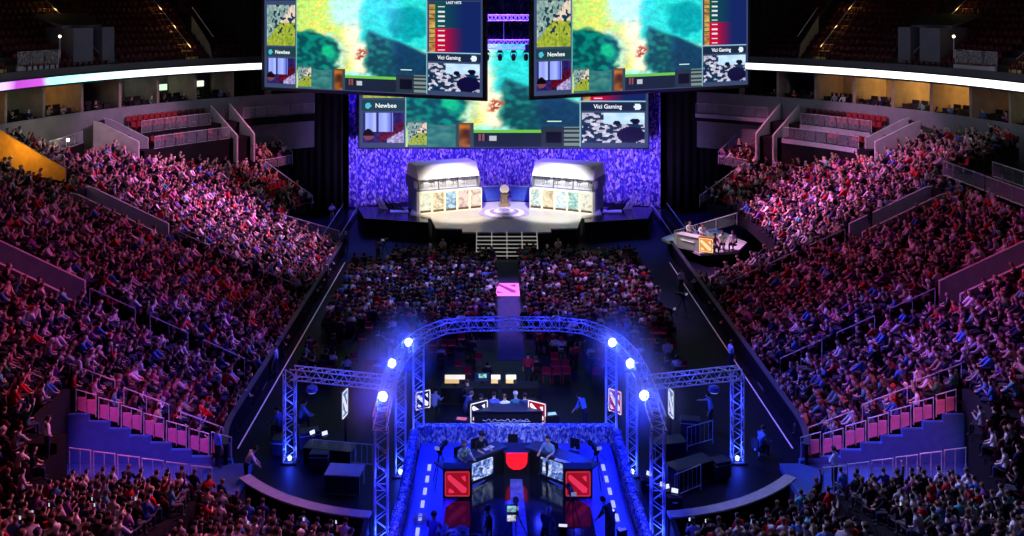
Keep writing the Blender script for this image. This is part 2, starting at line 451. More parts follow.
# orange-lit portal high on the left bank
orange_m=pm('orange_light_wall',(.62,.33,.06),.7,var=.15,vs=3)  # the portal's orange light is put into this wall colour
mb=MB(); mb.prism([(-30.0,64.2,8.0),(-35.4,64.2,9.2),(-35.4,64.2,12.1),(-30.9,64.2,9.4),(-30.0,64.2,8.9)],(0,.18,0)); struct(mb,'wall_portal_orange',orange_m)
mb=MB(); mb.box((-32.6,63.1,7.85),(5.2,2.0,.2)); struct(mb,'floor_portal_orange',pm('entry_floor2',(.2,.13,.06),.8))
# corner entries (floor level, blue floor, stepped wall with guard rails)
vfloor=pm('corner_entry_floor',(.05,.11,.30),.6,var=.12,vs=2)
blue_light_wall=pm('entry_wall_blue_light',(.05,.15,.46),.7,var=.12,vs=3)  # blue light falling on this wall is put into its colour
pink_light_step=pm('entry_panel_pink_light',(.72,.30,.50),.7,var=.12,vs=3)  # pink light on the panels is put into their colour
def cpos(sd,r,w,z):
    """point in a corner entry: r along it, w across (positive = away from the camera)"""
    return Vector((sd*(r+EX),EY+w,z))
def ctread(r,w): return tread_xy(r+EX,EY+w)
RAILS=[]
for sd,nm in ((-1,'left'),(1,'right')):
    f=MB(); f.prism([cpos(sd,8.0,-1.3,.0),cpos(sd,16.0,-1.3,.0),cpos(sd,16.0,1.3,.0),cpos(sd,8.0,1.3,.0)],(0,0,.25)); struct(f,'floor_corner_entry_'+nm,vfloor)
    for side in(-1,1):
        mb=MB()
        for k in range(8):
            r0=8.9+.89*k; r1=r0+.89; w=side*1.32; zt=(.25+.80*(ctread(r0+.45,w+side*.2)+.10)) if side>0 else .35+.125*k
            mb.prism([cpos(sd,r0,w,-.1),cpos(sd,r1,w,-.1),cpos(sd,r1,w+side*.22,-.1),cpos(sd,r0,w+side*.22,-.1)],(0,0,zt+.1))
        struct(mb,'wall_corner_%s_%s'%('far' if side>0 else 'near',nm),blue_light_wall if side>0 else pm('entry_near_wall',(.06,.07,.12),.8))
    mb=MB()
    for side in (1,-1): pass
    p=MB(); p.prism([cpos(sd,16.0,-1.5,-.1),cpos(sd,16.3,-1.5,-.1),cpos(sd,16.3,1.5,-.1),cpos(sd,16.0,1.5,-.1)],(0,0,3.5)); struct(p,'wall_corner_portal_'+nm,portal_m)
# rim wall, suites, soffit, upper tier
def arc(sd,a0,a1,R,n):
    return [(sd*R*math.cos(math.radians(a0+(a1-a0)*i/n)), CY+R*math.sin(math.radians(a0+(a1-a0)*i/n))) for i in range(n+1)]
def ring(mb,sd,a0,a1,R0,R1,z0,z1,n=40,m=0,z2=None,z3=None):
    """curved solid between two radii; z0..z1 at R0, z2..z3 at R1"""
    A=arc(sd,a0,a1,R0,n);B=arc(sd,a0,a1,R1,n)
    z2=z0 if z2 is None else z2; z3=z1 if z3 is None else z3
    for i in range(n):
        vs=[(*A[i],z0),(*A[i+1],z0),(*B[i+1],z2),(*B[i],z2),(*A[i],z1),(*A[i+1],z1),(*B[i+1],z3),(*B[i],z3)]
        mb.add(vs,[(0,3,2,1),(4,5,6,7),(0,1,5,4),(1,2,6,5),(2,3,7,6),(3,0,4,7)],m)
rimwall=pm('rim_wall_concrete',(.22,.22,.23),.8,var=.15,vs=.6)
suite_in=pm('suite_wall',(.30,.24,.18),.8,var=.2,vs=1)
A0,A1=-22,62
for sd,nm in ((-1,'left'),(1,'right')):
    mb=MB(); ring(mb,sd,A0,A1,RIM,RIM+.3,6.0,11.35); struct(mb,'wall_rim_'+nm,rimwall)
    mb=MB(); ring(mb,sd,A0,A1,RIM+.3,RIM+6,10.4,10.6); struct(mb,'floor_suites_'+nm,pm('suite_floor',(.05,.04,.04),.9))
    mb=MB(); ring(mb,sd,A0,A1,RIM+5.6,RIM+5.9,10.6,14.0); struct(mb,'wall_suites_'+nm,suite_in)
    mb=MB(); ring(mb,sd,A0,A1,RIM+.2,RIM+6,13.75,14.4); struct(mb,'ceiling_suites_'+nm,pm('soffit',(.06,.055,.06),.9))
    mb=MB()
    a=A0+3
    while a<A1:
        R=RIM+3.2; x=sd*R*math.cos(math.radians(a)); y=CY+R*math.sin(math.radians(a))
        mb.box((x,y,12.2),(5.0,.25,3.2),rz=(math.radians(a) if sd>0 else -math.radians(a))); a+=5.6
    struct(mb,'wall_suite_dividers_'+nm,suite_in)
    # upper tier
    mb=MB()
    for k in range(15):
        ring(mb,sd,A0,A1,RIM+1.6+k*.9,RIM+2.5+k*.9,14.3,14.75+k*.56,n=30)
    struct(mb,'floor_upper_tier_'+nm,pm('upper_terrace',(.03,.022,.024),.9,var=.3,vs=.7))
    mb=MB(); ring(mb,sd,A0,A1,RIM+.2,RIM+.4,14.4,15.0,n=40); struct(mb,'wall_upper_parapet_'+nm,pm('parapet',(.05,.05,.055),.8))
    mb=MB(); ring(mb,sd,A0,A1,RIM+15.2,RIM+15.5,10,30,n=30); struct(mb,'wall_upper_back_'+nm,darkwall)
mb=MB(); mb.box((0,108,13),(90,.4,34)); struct(mb,'wall_back',drape)
mb=MB(); mb.box((0,75,31.2),(120,110,.4)); struct(mb,'ceiling',drape)
# ---------------------------------------------------------------- crowd and seats
PAL=[((.006,.006,.008),30,'black'),((.018,.018,.024),18,'charcoal'),((.014,.02,.09),11,'navy'),((.50,.015,.02),9,'red'),((.80,.78,.76),15,'white'),
     ((.45,.44,.47),9,'grey'),((.06,.18,.55),7,'blue'),((.20,.05,.30),4,'purple'),((.05,.22,.10),3,'green'),((.50,.38,.24),3,'tan'),((.10,.42,.45),3,'teal'),((.55,.16,.30),3,'pink')]
PW=np.array([p[1] for p in PAL],float); PW/=PW.sum()
SITS=['sit_lap','sit_phone','sit_lean','sit_cross','sit_chin','sit_raise']
SW=np.array([.34,.13,.24,.15,.10,.04]); SW/=SW.sum()
def in_frame(x,y,z,mx=45,my=28):
    if y<5: return False
    px,py=pix(x,y,z); return -mx<px<1024+mx and -30<py<536+my
STAGE=Vector((0,80))
seats=[]   # (x,y,z,facing, row, zone, occupied)
for sd in(-1,1):
    for k,s in enumerate(ROWS):
        ph=rng.random()*.4
        for i,(x,y,nx,ny) in enumerate(curve(s,.53)):
            X=-sd*x
            if not inside(x+nx*.25,y) or in_vom(X,y,.32) or cleared(X,y): continue
            if abs(x)<23 and (abs(y-62.8)<.72 or abs(y-49.8)<.72): continue
            if y<46 and abs(s_of(X,y)[1]-.93)<.04: continue
            if y>46 and abs((y-42)%13.0-0.4)<.0: continue
            z=tread(s,max(0,-ny))
            if y<44 and s<1.2: continue
            if not in_frame(X,y,z+.9): continue
            face=math.atan2(ny,-sd*nx)+PI          # towards the floor
            st=math.atan2(STAGE.y-y,STAGE.x-X)
            dlt=(st-face+PI)%(2*PI)-PI
            occ=.965
            if y>71: occ=.80
            if y>79: occ=.55
            if y>74 and s<2: occ=.7
            zone='near' if y<45 else 'side'
            seats.append((X,y,z,face,dlt,k,sd,zone,rng.random()<occ))
for sd in(-1,1):
    for R,zz,k in ((36.1,9.3,0),(36.75,9.75,1),(34.4,8.2,2)):
        for a in np.arange(31.5,43.4,.56*180/PI/R):
            if k==2 and rng.random()<.75: continue
            x=sd*R*math.cos(math.radians(a)); y=CY+R*math.sin(math.radians(a))
            seats.append((x,y,zz,math.atan2(CY-y,-x),0,k,sd,'platform',False))
    for k,(y0,z0) in enumerate(NROWS):
        x=near_x0(y0)+.15+rng.random()*.2
        while x<17.9:
            if not(12.35<x<12.85) and in_frame(sd*x,y0-.1,ZN(k,x)+.9):
                fx=PI/2+sd*(.18+.02*x); dl=(math.atan2(STAGE.y-y0,STAGE.x-sd*x)-fx)
                seats.append((sd*x,y0-.08,ZN(k,x)+.02,fx,dl,k,sd,'near',rng.random()<.965))
            x+=.54
        for x in (18.4,18.95,19.5,19.85+.2,20.4,20.95,21.5,22.05):
            if sd<0 and k in(0,1) and x<19: continue
            if in_frame(sd*x,y0-.1,XZ(k)+.9): seats.append((sd*x,y0-.08,XZ(k)+.02,PI/2+sd*.6,.1*sd,k,sd,'outer',rng.random()<.97))
# floor audience
fch=[]
def floor_rows():
    d=73.4; k=0
    while d>50.2:
        w=10.6-(.0 if d<70 else (d-70)*.4)
        for sd in(-1,1):
            x=1.15 if d>56 else 1.3
            lim=(11.6 if d<71 else 9.0) if sd<0 else 9.7
            while x<lim:
                gap=False
                if not gap: 
                    occ=.93 if d>57.5 else .55
                    if d<=57.5 and rng.random()<(.5 if sd>0 else .62): x+=.53; continue
                    if sd>0 and x>8.6 and d<66: occ*=.6
                    fch.append((sd*x,d,0.0,PI/2,0.0,k,sd,'floor',rng.random()<occ))
                x+=.53
        d-=.93 if d>57.5 else 1.02; k+=1
floor_rows()
people=[q for q in seats+fch if q[8]]
dist=lambda q:(Vector(q[:3])-Vector(CAM)).length
people.sort(key=dist)
NIND=270
ind=[];rest=[]
for q in people:
    px,py=pix(q[0],q[1],q[2]+1.05)
    if len(ind)<NIND and 2<px<1022 and py<531: ind.append(q)
    else: rest.append(q)
ORD=['front','second','third','fourth','fifth','sixth','seventh','eighth','ninth','tenth','eleventh','twelfth','thirteenth','fourteenth','fifteenth','sixteenth','seventeenth','eighteenth','nineteenth']
POSEW={'sit_lap':'hands in lap','sit_phone':'holding hands up','sit_lean':'leaning forward','sit_cross':'arms folded','sit_chin':'chin on hand','sit_raise':'arm raised'}
IND=[]; PHG=pm('phone_glow',(.5,.5,.5),.4,emit=(.75,.85,1),es=.75)
for q in ind:
    X,y,z,face,dlt,k,sd,zone,_=q
    ci=rng.choice(len(PAL),p=PW); pose=SITS[rng.choice(len(SITS),p=SW)]
    col=tuple(np.clip(np.array(PAL[ci][0])*rng.uniform(.8,1.2),0,1)); cn=PAL[ci][2]
    where='%s row, %s, %s'%(ORD[min(k,18)],'near corner stand' if zone=='near' else 'outer corner stand' if zone=='outer' else 'side bank' if zone=='side' else 'floor audience',sname(sd))
    lb='spectator in %s, %s, %s'%(cn,POSEW[pose],where)
    o=person(lb,(X,y,z-.02),face-PI/2+dlt*.35+rng.normal()*.25,pose,col,detail=1,name='spectator',cat='spectator',group=lb,scale=rng.uniform(.9,1.02)); IND.append((o,q))
# some of them hold up a lit phone
k=0
for o,q in IND:
    if o.data.name!='person_sit_phone' or k>=14: continue
    M=Matrix.Translation(o.location)@Matrix.Rotation(o.rotation_euler.z,4,'Z'); s_=o.scale[0]
    ph=empty('phone','lit phone of '+o['label'].replace(', holding hands up','').replace('spectator','person'),'phone',M@Vector((0,.43*s_,1.10*s_)),o.rotation_euler.z,'lit phones in the crowd')
    MB().box((0,0,0),(.075,.012,.14)).build('casing',M_eye,ph); MB().box((0,-.008,.0),(.065,.006,.12)).build('screen',PHG,ph); k+=1
# the mass: one object
Vs=[];Fs=[];Ls=[];Cs=[]; nv=0
tmpl={}
for k in SITS:
    b=body_mesh(k,0); tmpl[k]=(b['V'],b['F'],b['vr'])
tris={k:(np.concatenate([np.array(f) for f in t[1]]), np.array([len(f) for f in t[1]])) for k,t in tmpl.items()}
SK=np.array(SKINS);HR=np.array(HAIRS);TR=np.array([(.02,.025,.05),(.015,.015,.018),(.05,.05,.06),(.03,.04,.09),(.09,.08,.06)])
for q in rest:
    X,y,z,face,dlt,k,sd,zone,_=q
    pose=SITS[rng.choice(len(SITS),p=SW)]
    V,Fc,vr=tmpl[pose]; a=face-PI/2+dlt*.4+rng.normal()*.38
    if zone=='floor': a=rng.normal()*.2
    c,s_=math.cos(a),math.sin(a); sc=rng.uniform(.84,1.06)
    P=V*sc; P=P+np.outer(np.clip(P[:,2]-.5,0,2),(rng.normal()*.13,rng.normal()*.13,0)); X+=rng.normal()*.07; y+=rng.normal()*.09; z+=rng.choice((0,0,0,0,.06,-.06)); P=np.stack([P[:,0]*c-P[:,1]*s_+X, P[:,0]*s_+P[:,1]*c+y, P[:,2]+z-.02],1)
    ci=rng.choice(len(PAL),p=PW)
    pal=np.array([SK[rng.integers(5)],np.clip(np.array(PAL[ci][0])*rng.uniform(.75,1.25),0,1),TR[rng.integers(5)],HR[rng.integers(5)] if rng.random()<.88 else np.array(PAL[rng.integers(6)][0]),(.02,.02,.02),(.01,.01,.01)])
    Vs.append(P); Cs.append(pal[vr]); Fs.append(tris[pose][0]+nv); Ls.append(tris[pose][1]); nv+=len(P)
def raw_mesh(name,Vs,Fs,Ls,Cs,mat):
    V=np.concatenate(Vs).astype(np.float32); FI=np.concatenate(Fs).astype(np.int32); L=np.concatenate(Ls).astype(np.int32)
    me=bpy.data.meshes.new(name); me.vertices.add(len(V)); me.vertices.foreach_set('co',V.ravel())
    me.loops.add(len(FI)); me.loops.foreach_set('vertex_index',FI)
    me.polygons.add(len(L)); me.polygons.foreach_set('loop_start',np.concatenate([[0],np.cumsum(L)[:-1]]).astype(np.int32))
    if Cs is not None:
        a=me.color_attributes.new('Col','FLOAT_COLOR','POINT'); cc=np.concatenate(Cs); a.data.foreach_set('color',np.concatenate([cc,np.ones((len(cc),1))],1).astype(np.float32).ravel())
    me.materials.append(mat); me.update(calc_edges=True); me.validate()
    o=bpy.data.objects.new(name,me); C.objects.link(o); return o
crowd=raw_mesh('crowd',Vs,Fs,Ls,Cs,attr_mat('crowd_cloth_and_skin'))
crowd.data.polygons.foreach_set('use_smooth',[True]*len(crowd.data.polygons))
tag(crowd,'crowd of seated spectators filling both side banks and the arena floor','crowd','arena audience','stuff')
# seats: tip-up shells
def seat_mb(kind):
    mb=MB()
    if kind=='stadium':
        mb.prism([(-.22,-.20,.40),(.22,-.20,.40),(.22,.20,.43),(.20,.23,.43),(-.20,.23,.43),(-.22,.20,.43)],(0,0,.05))
        mb.prism([(-.22,-.26,.42),(.22,-.26,.42),(.22,-.31,.80),(.15,-.32,.86),(-.15,-.32,.86),(-.22,-.31,.80)],(0,.05,0))
        mb.box((0,-.1,.2),(.08,.2,.42))
    else:
        mb.box((0,.0,.45),(.44,.42,.05)); mb.prism([(-.21,-.20,.55),(.21,-.20,.55),(.21,-.26,.84),(.14,-.27,.88),(-.14,-.27,.88),(-.21,-.26,.84)],(0,.035,0))
        for sx in(-1,1):
            mb.tube([(sx*.2,-.24,.86),(sx*.2,-.2,.46),(sx*.2,.22,0)],.014,4); mb.tube([(sx*.2,.18,.45),(sx*.2,-.24,0)],.014,4)
    return mb
def seat_mass(name,kind,lst,mat):
    t=seat_mb(kind); V=np.array(t.v); fi=np.concatenate([np.array(f) for f in t.f]); L=np.array([len(f) for f in t.f]); Vs=[];Fs=[];Ls=[];n=0
    for (X,y,z,a) in lst:
        c,s_=math.cos(a),math.sin(a)
        Vs.append(np.stack([V[:,0]*c-V[:,1]*s_+X,V[:,0]*s_+V[:,1]*c+y,V[:,2]+z],1)); Fs.append(fi+n); Ls.append(L); n+=len(V)
    return raw_mesh(name,Vs,Fs,Ls,None,mat)
em=[q for q in seats if not q[8]]; em.sort(key=dist)
em_i=[q for q in em if in_frame(q[0],q[1],q[2]+.8,-4,-4)][:240]; eset=set(id(q) for q in em_i)
proto=None
for q in em_i:
    if proto is None: o=proto=seat_mb('stadium').build('stadium_seat',seat_red)
    else: o=proto.copy(); C.objects.link(o)
    o.location=q[:3]; o.rotation_euler=(0,0,q[3]-PI/2)
    wh='far corner platform' if q[7]=='platform' else 'near the stage end' if q[1]>70 else ('beside the corner entry' if q[1]<46 else 'mid bank')
    lb='empty red tip-up seat among spectators, %s row, %s, %s'%(ORD[min(q[5],18)],wh,sname(q[6]))
    tag(o,lb,'seat',lb)
lst=[(q[0],q[1],q[2],q[3]-PI/2) for q in seats if id(q) not in eset]
for sd in(-1,1):     # the dark upper tier
    for k in range(11):
        R=RIM+2.0+k*.9
        for a in np.arange(A0,58,.55*180/PI/R):
            if abs((a+3)%14-7)<.9: continue
            x=sd*R*math.cos(math.radians(a)); y=CY+R*math.sin(math.radians(a)); z=14.75+k*.56
            if in_frame(x,y,z,20,20): lst.append((x,y,z,math.atan2(CY-y,-x)-PI/2))
tag(seat_mass('stadium_seating','stadium',lst,pm('seat_shell_dark_red',(.07,.006,.012),.6,var=.15,vs=6)),'rows of dark red stadium seats, occupied in the banks and empty in the upper tier','seats','stadium seats','stuff')
proto=None; fo=[]
for q in fch:
    if q[8]: fo.append((q[0],q[1],q[2],0)); continue
    if proto is None: o=proto=seat_mb('chair').build('floor_chair',pm('red_chair_cloth',(.42,.01,.05),.7,var=.12,vs=8))
    else: o=proto.copy(); C.objects.link(o)
    o.location=q[:3]
    lb='empty red chair in %s of floor audience, %s centre aisle'%('the %s row'%ORD[q[5]] if q[5]<19 else 'a rear row','analyst side of' if q[6]>0 else 'opposite analysts across')
    tag(o,lb,'chair',lb)
tag(seat_mass('floor_seating','chair',fo,pm('chair_dark',(.05,.01,.02),.7)),'chairs under the seated floor audience before the stage','chairs','floor chairs','stuff')
# ---------------------------------------------------------------- backdrop curtain and drapes
def curtain_mesh(name, pts, z0, z1, mat, amp=.16, fold=.55, thick=.03, nz=2):
    """wavy hanging cloth along a plan polyline"""
    P=[Vector(p) for p in pts]; L=[0]
    for i in range(1,len(P)): L.append(L[-1]+(P[i]-P[i-1]).length)
    n=int(L[-1]/(fold/6)); row=[]
    for j in range(n+1):
        t=L[-1]*j/n; i=max(k for k in range(len(L)) if L[k]<=t+1e-6); i=min(i,len(P)-2)
        u=(t-L[i])/(L[i+1]-L[i]); p=P[i].lerp(P[i+1],u); d=(P[i+1]-P[i]).normalized(); nn=Vector((-d.y,d.x))
        w=amp*math.sin(2*PI*t/fold+.6*math.sin(t*1.7))
        row.append((p+nn*w,nn))
    mb=MB(); vs=[]
    for k in range(nz+1):
        z=z0+(z1-z0)*k/nz
        vs+=[(p.x,p.y,z) for p,_ in row]
    m=len(row); fs=[(k*m+j,k*m+j+1,(k+1)*m+j+1,(k+1)*m+j) for k in range(nz) for j in range(m-1)]
    mb.add(vs,fs); o=mb.build(name,mat,smooth=True)
    so=o.modifiers.new('thickness','SOLIDIFY'); so.thickness=thick
    return o
def sequin_mat(name, base, fleck, scale, thr, rough=.5):
    m=bpy.data.materials.new(name); m.use_nodes=True; nt=m.node_tree; N=nt.nodes; L=nt.links; p=N['Principled BSDF']
    tc=N.new('ShaderNodeTexCoord'); v=N.new('ShaderNodeTexVoronoi'); v.inputs['Scale'].default_value=scale
    mp=N.new('ShaderNodeMapping'); mp.inputs['Scale'].default_value=(1,1,.6); L.new(tc.outputs['Object'],mp.inputs['Vector']); L.new(mp.outputs['Vector'],v.inputs['Vector'])
    se=N.new('ShaderNodeSeparateColor'); L.new(v.outputs['Color'],se.inputs['Color'])
    r=N.new('ShaderNodeValToRGB'); e=r.color_ramp.elements
    e[0].position=0; e[0].color=(*[c*.35 for c in base],1); e[1].position=1; e[1].color=(*fleck,1)  # pale sequin cells also carry the sparkle as base colour
    a=e.new(thr-.15); a.color=(*base,1); b=e.new(thr+.12); b.color=(*[(x+y)/2 for x,y in zip(base,fleck)],1)
    L.new(se.outputs['Red'],r.inputs['Fac']); L.new(r.outputs['Color'],p.inputs['Base Color'])
    p.inputs['Roughness'].default_value=rough; p.inputs['Specular IOR Level'].default_value=.3
    return m
arcp=[(15.2*math.sin(t)/math.sin(1.0), 97.4-5.2*((1-math.cos(t))/(1-math.cos(1.0)))*-1-5.2-0.0) for t in ()]
arcp=[(x,97.2-4.6*(x/15.2)**2) for x in np.linspace(-15.2,15.2,13)]
cm=sequin_mat('blue_sequin_cloth',(.07,.04,.72),(.80,.66,.98),6.5,.66)
cu=curtain_mesh('stage_curtain',arcp,.05,27,cm,amp=.22,fold=.9)
tag(cu,'tall blue shimmering sequin curtain hanging in a curve behind the stage','curtain')
for sd,lb in ((-1,'black masking drape between the sequin curtain and the stand, away from the analyst desk'),(1,'black masking drape between the sequin curtain and the stand behind the analyst desk')):
    o=curtain_mesh('masking_drape',[(sd*15.6,91.5),(sd*19,92.5),(sd*24.5,91.0),(sd*29,94)],.05,27,drape,amp=.12,fold=.8)
    tag(o,lb,'curtain','black masking drapes')

# ---------------------------------------------------------------- the picture on the big screens
def vnoise(x,y,s,seed=0): return noise.noise(Vector((x*s+seed*7.3,y*s,seed*3.1)))*.5+.5
def mix(a,b,t): return tuple(x+(y-x)*t for x,y in zip(a,b))
def sstep(a,b,x):
    t=min(1,max(0,(x-a)/(b-a))); return t*t*(3-2*t)
def game(u,v):
    """u, v in 0..1 over the playing field picture"""
    n1=vnoise(u,v,9,1)-.5; n2=vnoise(u,v,22,2)-.5; n3=vnoise(u,v,55,3)-.5
    x=u*1.29+n1*.10+n2*.05; y=v*1.0+n1*.08+n2*.05
    land=mix((.62,.80,.42),(.93,.93,.45),sstep(.0,.28,x+.25*y)); land=mix(land,(.72,.88,.42),sstep(.1,.3,n2+.2))
    c=land
    c=mix(c,(.99,.97,.80),sstep(.42,.56,x-.22*(y-.5)))           # pale path
    c=mix(c,(.72,.97,.90),sstep(.20,.05,y-.30)*sstep(.30,.42,x)) # pale water top
    c=mix(c,(.18,.84,.82),sstep(.66,.74,x+.10*y)*sstep(.66,.56,y-.15*(x-.7))) # cyan hill
    c=mix(c,(.05,.62,.66),sstep(.24,.16,math.hypot(x-1.12,(y-.42)*1.1)))
    low=sstep(.0,.06,y-(.44+.42*(x-.70)))*sstep(.68,.76,x+.04*(y-.5))
    c=mix(c,mix((.07,.30,.32),(.10,.44,.40),sstep(-.1,.2,n2)),low)
    c=mix(c,(.09,.24,.36),low*sstep(.95,1.15,x+.1*y))
    pit=sstep(.03,-.03,math.hypot((x-.13)/1.25,(y-.74)/.86)-.27)
    rim=sstep(.05,.0,abs(math.hypot((x-.13)/1.25,(y-.74)/.86)-.29))*sstep(.18,.3,x)
    c=mix(c,(.72,.85,.80),rim*.8)
    c=mix(c,mix((.01,.30,.33),(.03,.47,.42),sstep(-.15,.15,n2)),pit)
    c=mix(c,(.08,.72,.50),sstep(.10,.03,math.hypot(x-.34,y-.72))*.9)
    c=mix(c,(.66,.25,.16),sstep(.075,.02,math.hypot((x-.66)*.8,y-.74+.35*(x-.66)))*sstep(-.1,.06,n3+.05))
    c=mix(c,(.62,.90,.84),sstep(.90,.96,y)*sstep(.36,.44,x)*sstep(.85,.75,x))
    k=1+.22*n3+.30*n2
    return tuple(min(1,max(0,q*k)) for q in c)
def minimap(u,v):
    n=vnoise(u,v,12,4); m=vnoise(u,v,17,5)
    if n>.60 and u+v*.6>.35 and v<.75: return (.10,.22,.28)
    if u+v<.9: return mix((.75,.8,.7),(.3,.45,.5),m) 
    return mix((.80,.78,.30),(.35,.5,.12),m) if v>.45 else mix((.8,.6,.5),(.9,.9,.85),m)
def cam_left(u,v):
    if u<.32 and (u-.14)**2*4+(v-.72)**2*2<.07: return (.06,.03,.06) if v<.75 else (.45,.25,.3)
    if v<.62 and u<.75: return mix((.35,.40,.85),(.75,.82,.98),vnoise(u*2,.2,4,6)) if (u*9)%3>.5 else (.16,.18,.42)
    if u>.42 and abs(v-(1.15-u*.75))<.16: return mix((.05,.03,.08),(.55,.08,.2),vnoise(u,v,16,7))
    if u>.6 and v>.55: return mix((.85,.85,.98),(.35,.25,.5),vnoise(u,v,18,8))
    return mix((.07,.05,.20),(.25,.2,.5),vnoise(u,v,9,9))
def cam_right(u,v):
    if (u-.78)**2*2.2+(v-.72)**2*1.5<.11: return (.07,.07,.22)
    if (u-.85)**2*3+(v-.27)**2*2<.018 or (u-.55)**2*3+(v-.33)**2*2<.012: return (.03,.04,.12)
    if v<.35 and u>.35: return mix((.55,.75,.95),(.9,.95,1),vnoise(u,v,6,3))
    n=vnoise(u,v,9,11)
    return mix((.9,.92,.98),(.55,.5,.6),vnoise(u,v,14,12)) if n>.52 else mix((.06,.08,.25),(.1,.3,.35),vnoise(u,v,20,13))
def feed(u,v):
    """u across, v down the sixteen-by-nine broadcast picture"""
    edge=(.22,.27,.40)
    if u<.008 or u>.992 or v>.99 or v<.01: return edge
    if u<.158:
        a=(u-.012)/.142
        if .02<v<.24: return mix((.10,.16,.26),(.18,.24,.36),vnoise(u,v,12,21))
        if .275<v<.63 and 0<a<1: return minimap(a,(v-.275)/.355)
        if .65<v<.73: return (.13,.24,.27) if not((u-.03)**2+((v-.69)*.47)**2<.0001) else (.3,.7,.8)
        if .745<v<.965 and 0<a<1: return cam_left(a,(v-.745)/.22)
        return edge
    if u<.162: return (.45,.65,.65)
    if u<.762:
        if .165<u<.235 and v>.80:
            return minimap((u-.168)/.064,(v-.815)/.165) if (.168<u<.232 and .815<v<.98) else (.25,.42,.42)
        if .235<u<.335 and v>.83: return mix((.10,.34,.36),(.30,.55,.52),vnoise(u,v,40,14))
        if .335<u<.395 and v>.815: return mix((.16,.08,.03),(.85,.5,.12),vnoise(u,v,26,15)) if .345<u<.385 else (.2,.28,.3)
        if .395<u<.63 and .865<v<.89: return (.40,.72,.25)
        if .395<u<.63 and v>.89:
            if .41<u<.44 and .90<v<.95: return (.5,.3,.3) if (u*150)%2<1.2 else (.1,.1,.1)
            if .45<u<.475 and .91<v<.95: return (.7,.72,.75)
            return (.11,.15,.20)
        if .63<u<.762 and v>.845:
            if .645<u<.70 and .88<v<.96: return (.07,.08,.14)
            if u>.71 and (v*60)%2<1 : return (.45,.52,.5)
            return (.16,.20,.26)
        if .65<u<.70 and .80<v<.805: return (.8,.9,.8)
        return game((u-.162)/.60,(v-.10)/.80)
    if u<.768: return (.50,.70,.72)
    b=(u-.768)/.224
    if .02<v<.24: return mix((.10,.16,.26),(.16,.22,.36),vnoise(u,v,12,22))
    if .25<v<.655:
        row=(v-.27)/.0385; k=row-int(row) if row>0 else 0
        red=int(row)>=5
        if b<.04: return edge
        if b<.15: return mix((.85,.75,.35),(.5,.25,.15),vnoise(u,v,45,16)) if .1<k<.95 else (.15,.25,.3)
        if .19<b<.33 and .35<k<.65 and row>0: return (.85,.85,.88)
        return mix((.72,.06,.22),(.09,.15,.36),min(1,max(0,(b-.3)*2.6))) if red else mix((.06,.34,.27),(.09,.15,.36),min(1,max(0,(b-.1)*1.7)))
    if .655<v<.662: return (.55,.75,.85)
    if .67<v<.725: return (.10,.16,.25) if not((b-.87)**2+((v-.697)*2.2)**2<.0028) else (.85,.9,.95)
    if .745<v<.965 and .02<b<.98: return cam_right((b-.02)/.96,(v-.745)/.22)
    return edge
def lin(c): return tuple(max(0,x)**2.2 for x in c)
NU,NV=240,104
FEED=np.array([[(*lin(feed((i+.5)/NU,.234+.766*(j+.5)/NV)),1.0) for i in range(NU)] for j in range(NV)])
scr_m=attr_mat('screen_picture',emission=1.18)
bezel=pm('screen_bezel',(.02,.022,.03),.5,var=.1,vs=4)
txt_m=pm('screen_white_text',(.02,.02,.02),.6,emit=(.9,.95,1.0),es=1.1)
def text_mesh(s,size,mat,parent,loc,name='title_text',rot=(PI/2,0,0)):
    cu=bpy.data.curves.new(name,'FONT'); cu.body=s; cu.size=size; cu.extrude=.004; cu.align_x='CENTER'; cu.align_y='CENTER'; cu.offset=.012*size
    t=bpy.data.objects.new('tmp',cu); C.objects.link(t); bpy.context.view_layer.update()
    me=bpy.data.meshes.new_from_object(t.evaluated_get(bpy.context.evaluated_depsgraph_get())); bpy.data.objects.remove(t); bpy.data.curves.remove(cu)
    me.materials.clear(); me.materials.append(mat)
    o=bpy.data.objects.new(name,me); C.objects.link(o); o.parent=parent; o.location=loc; o.rotation_euler=rot; return o
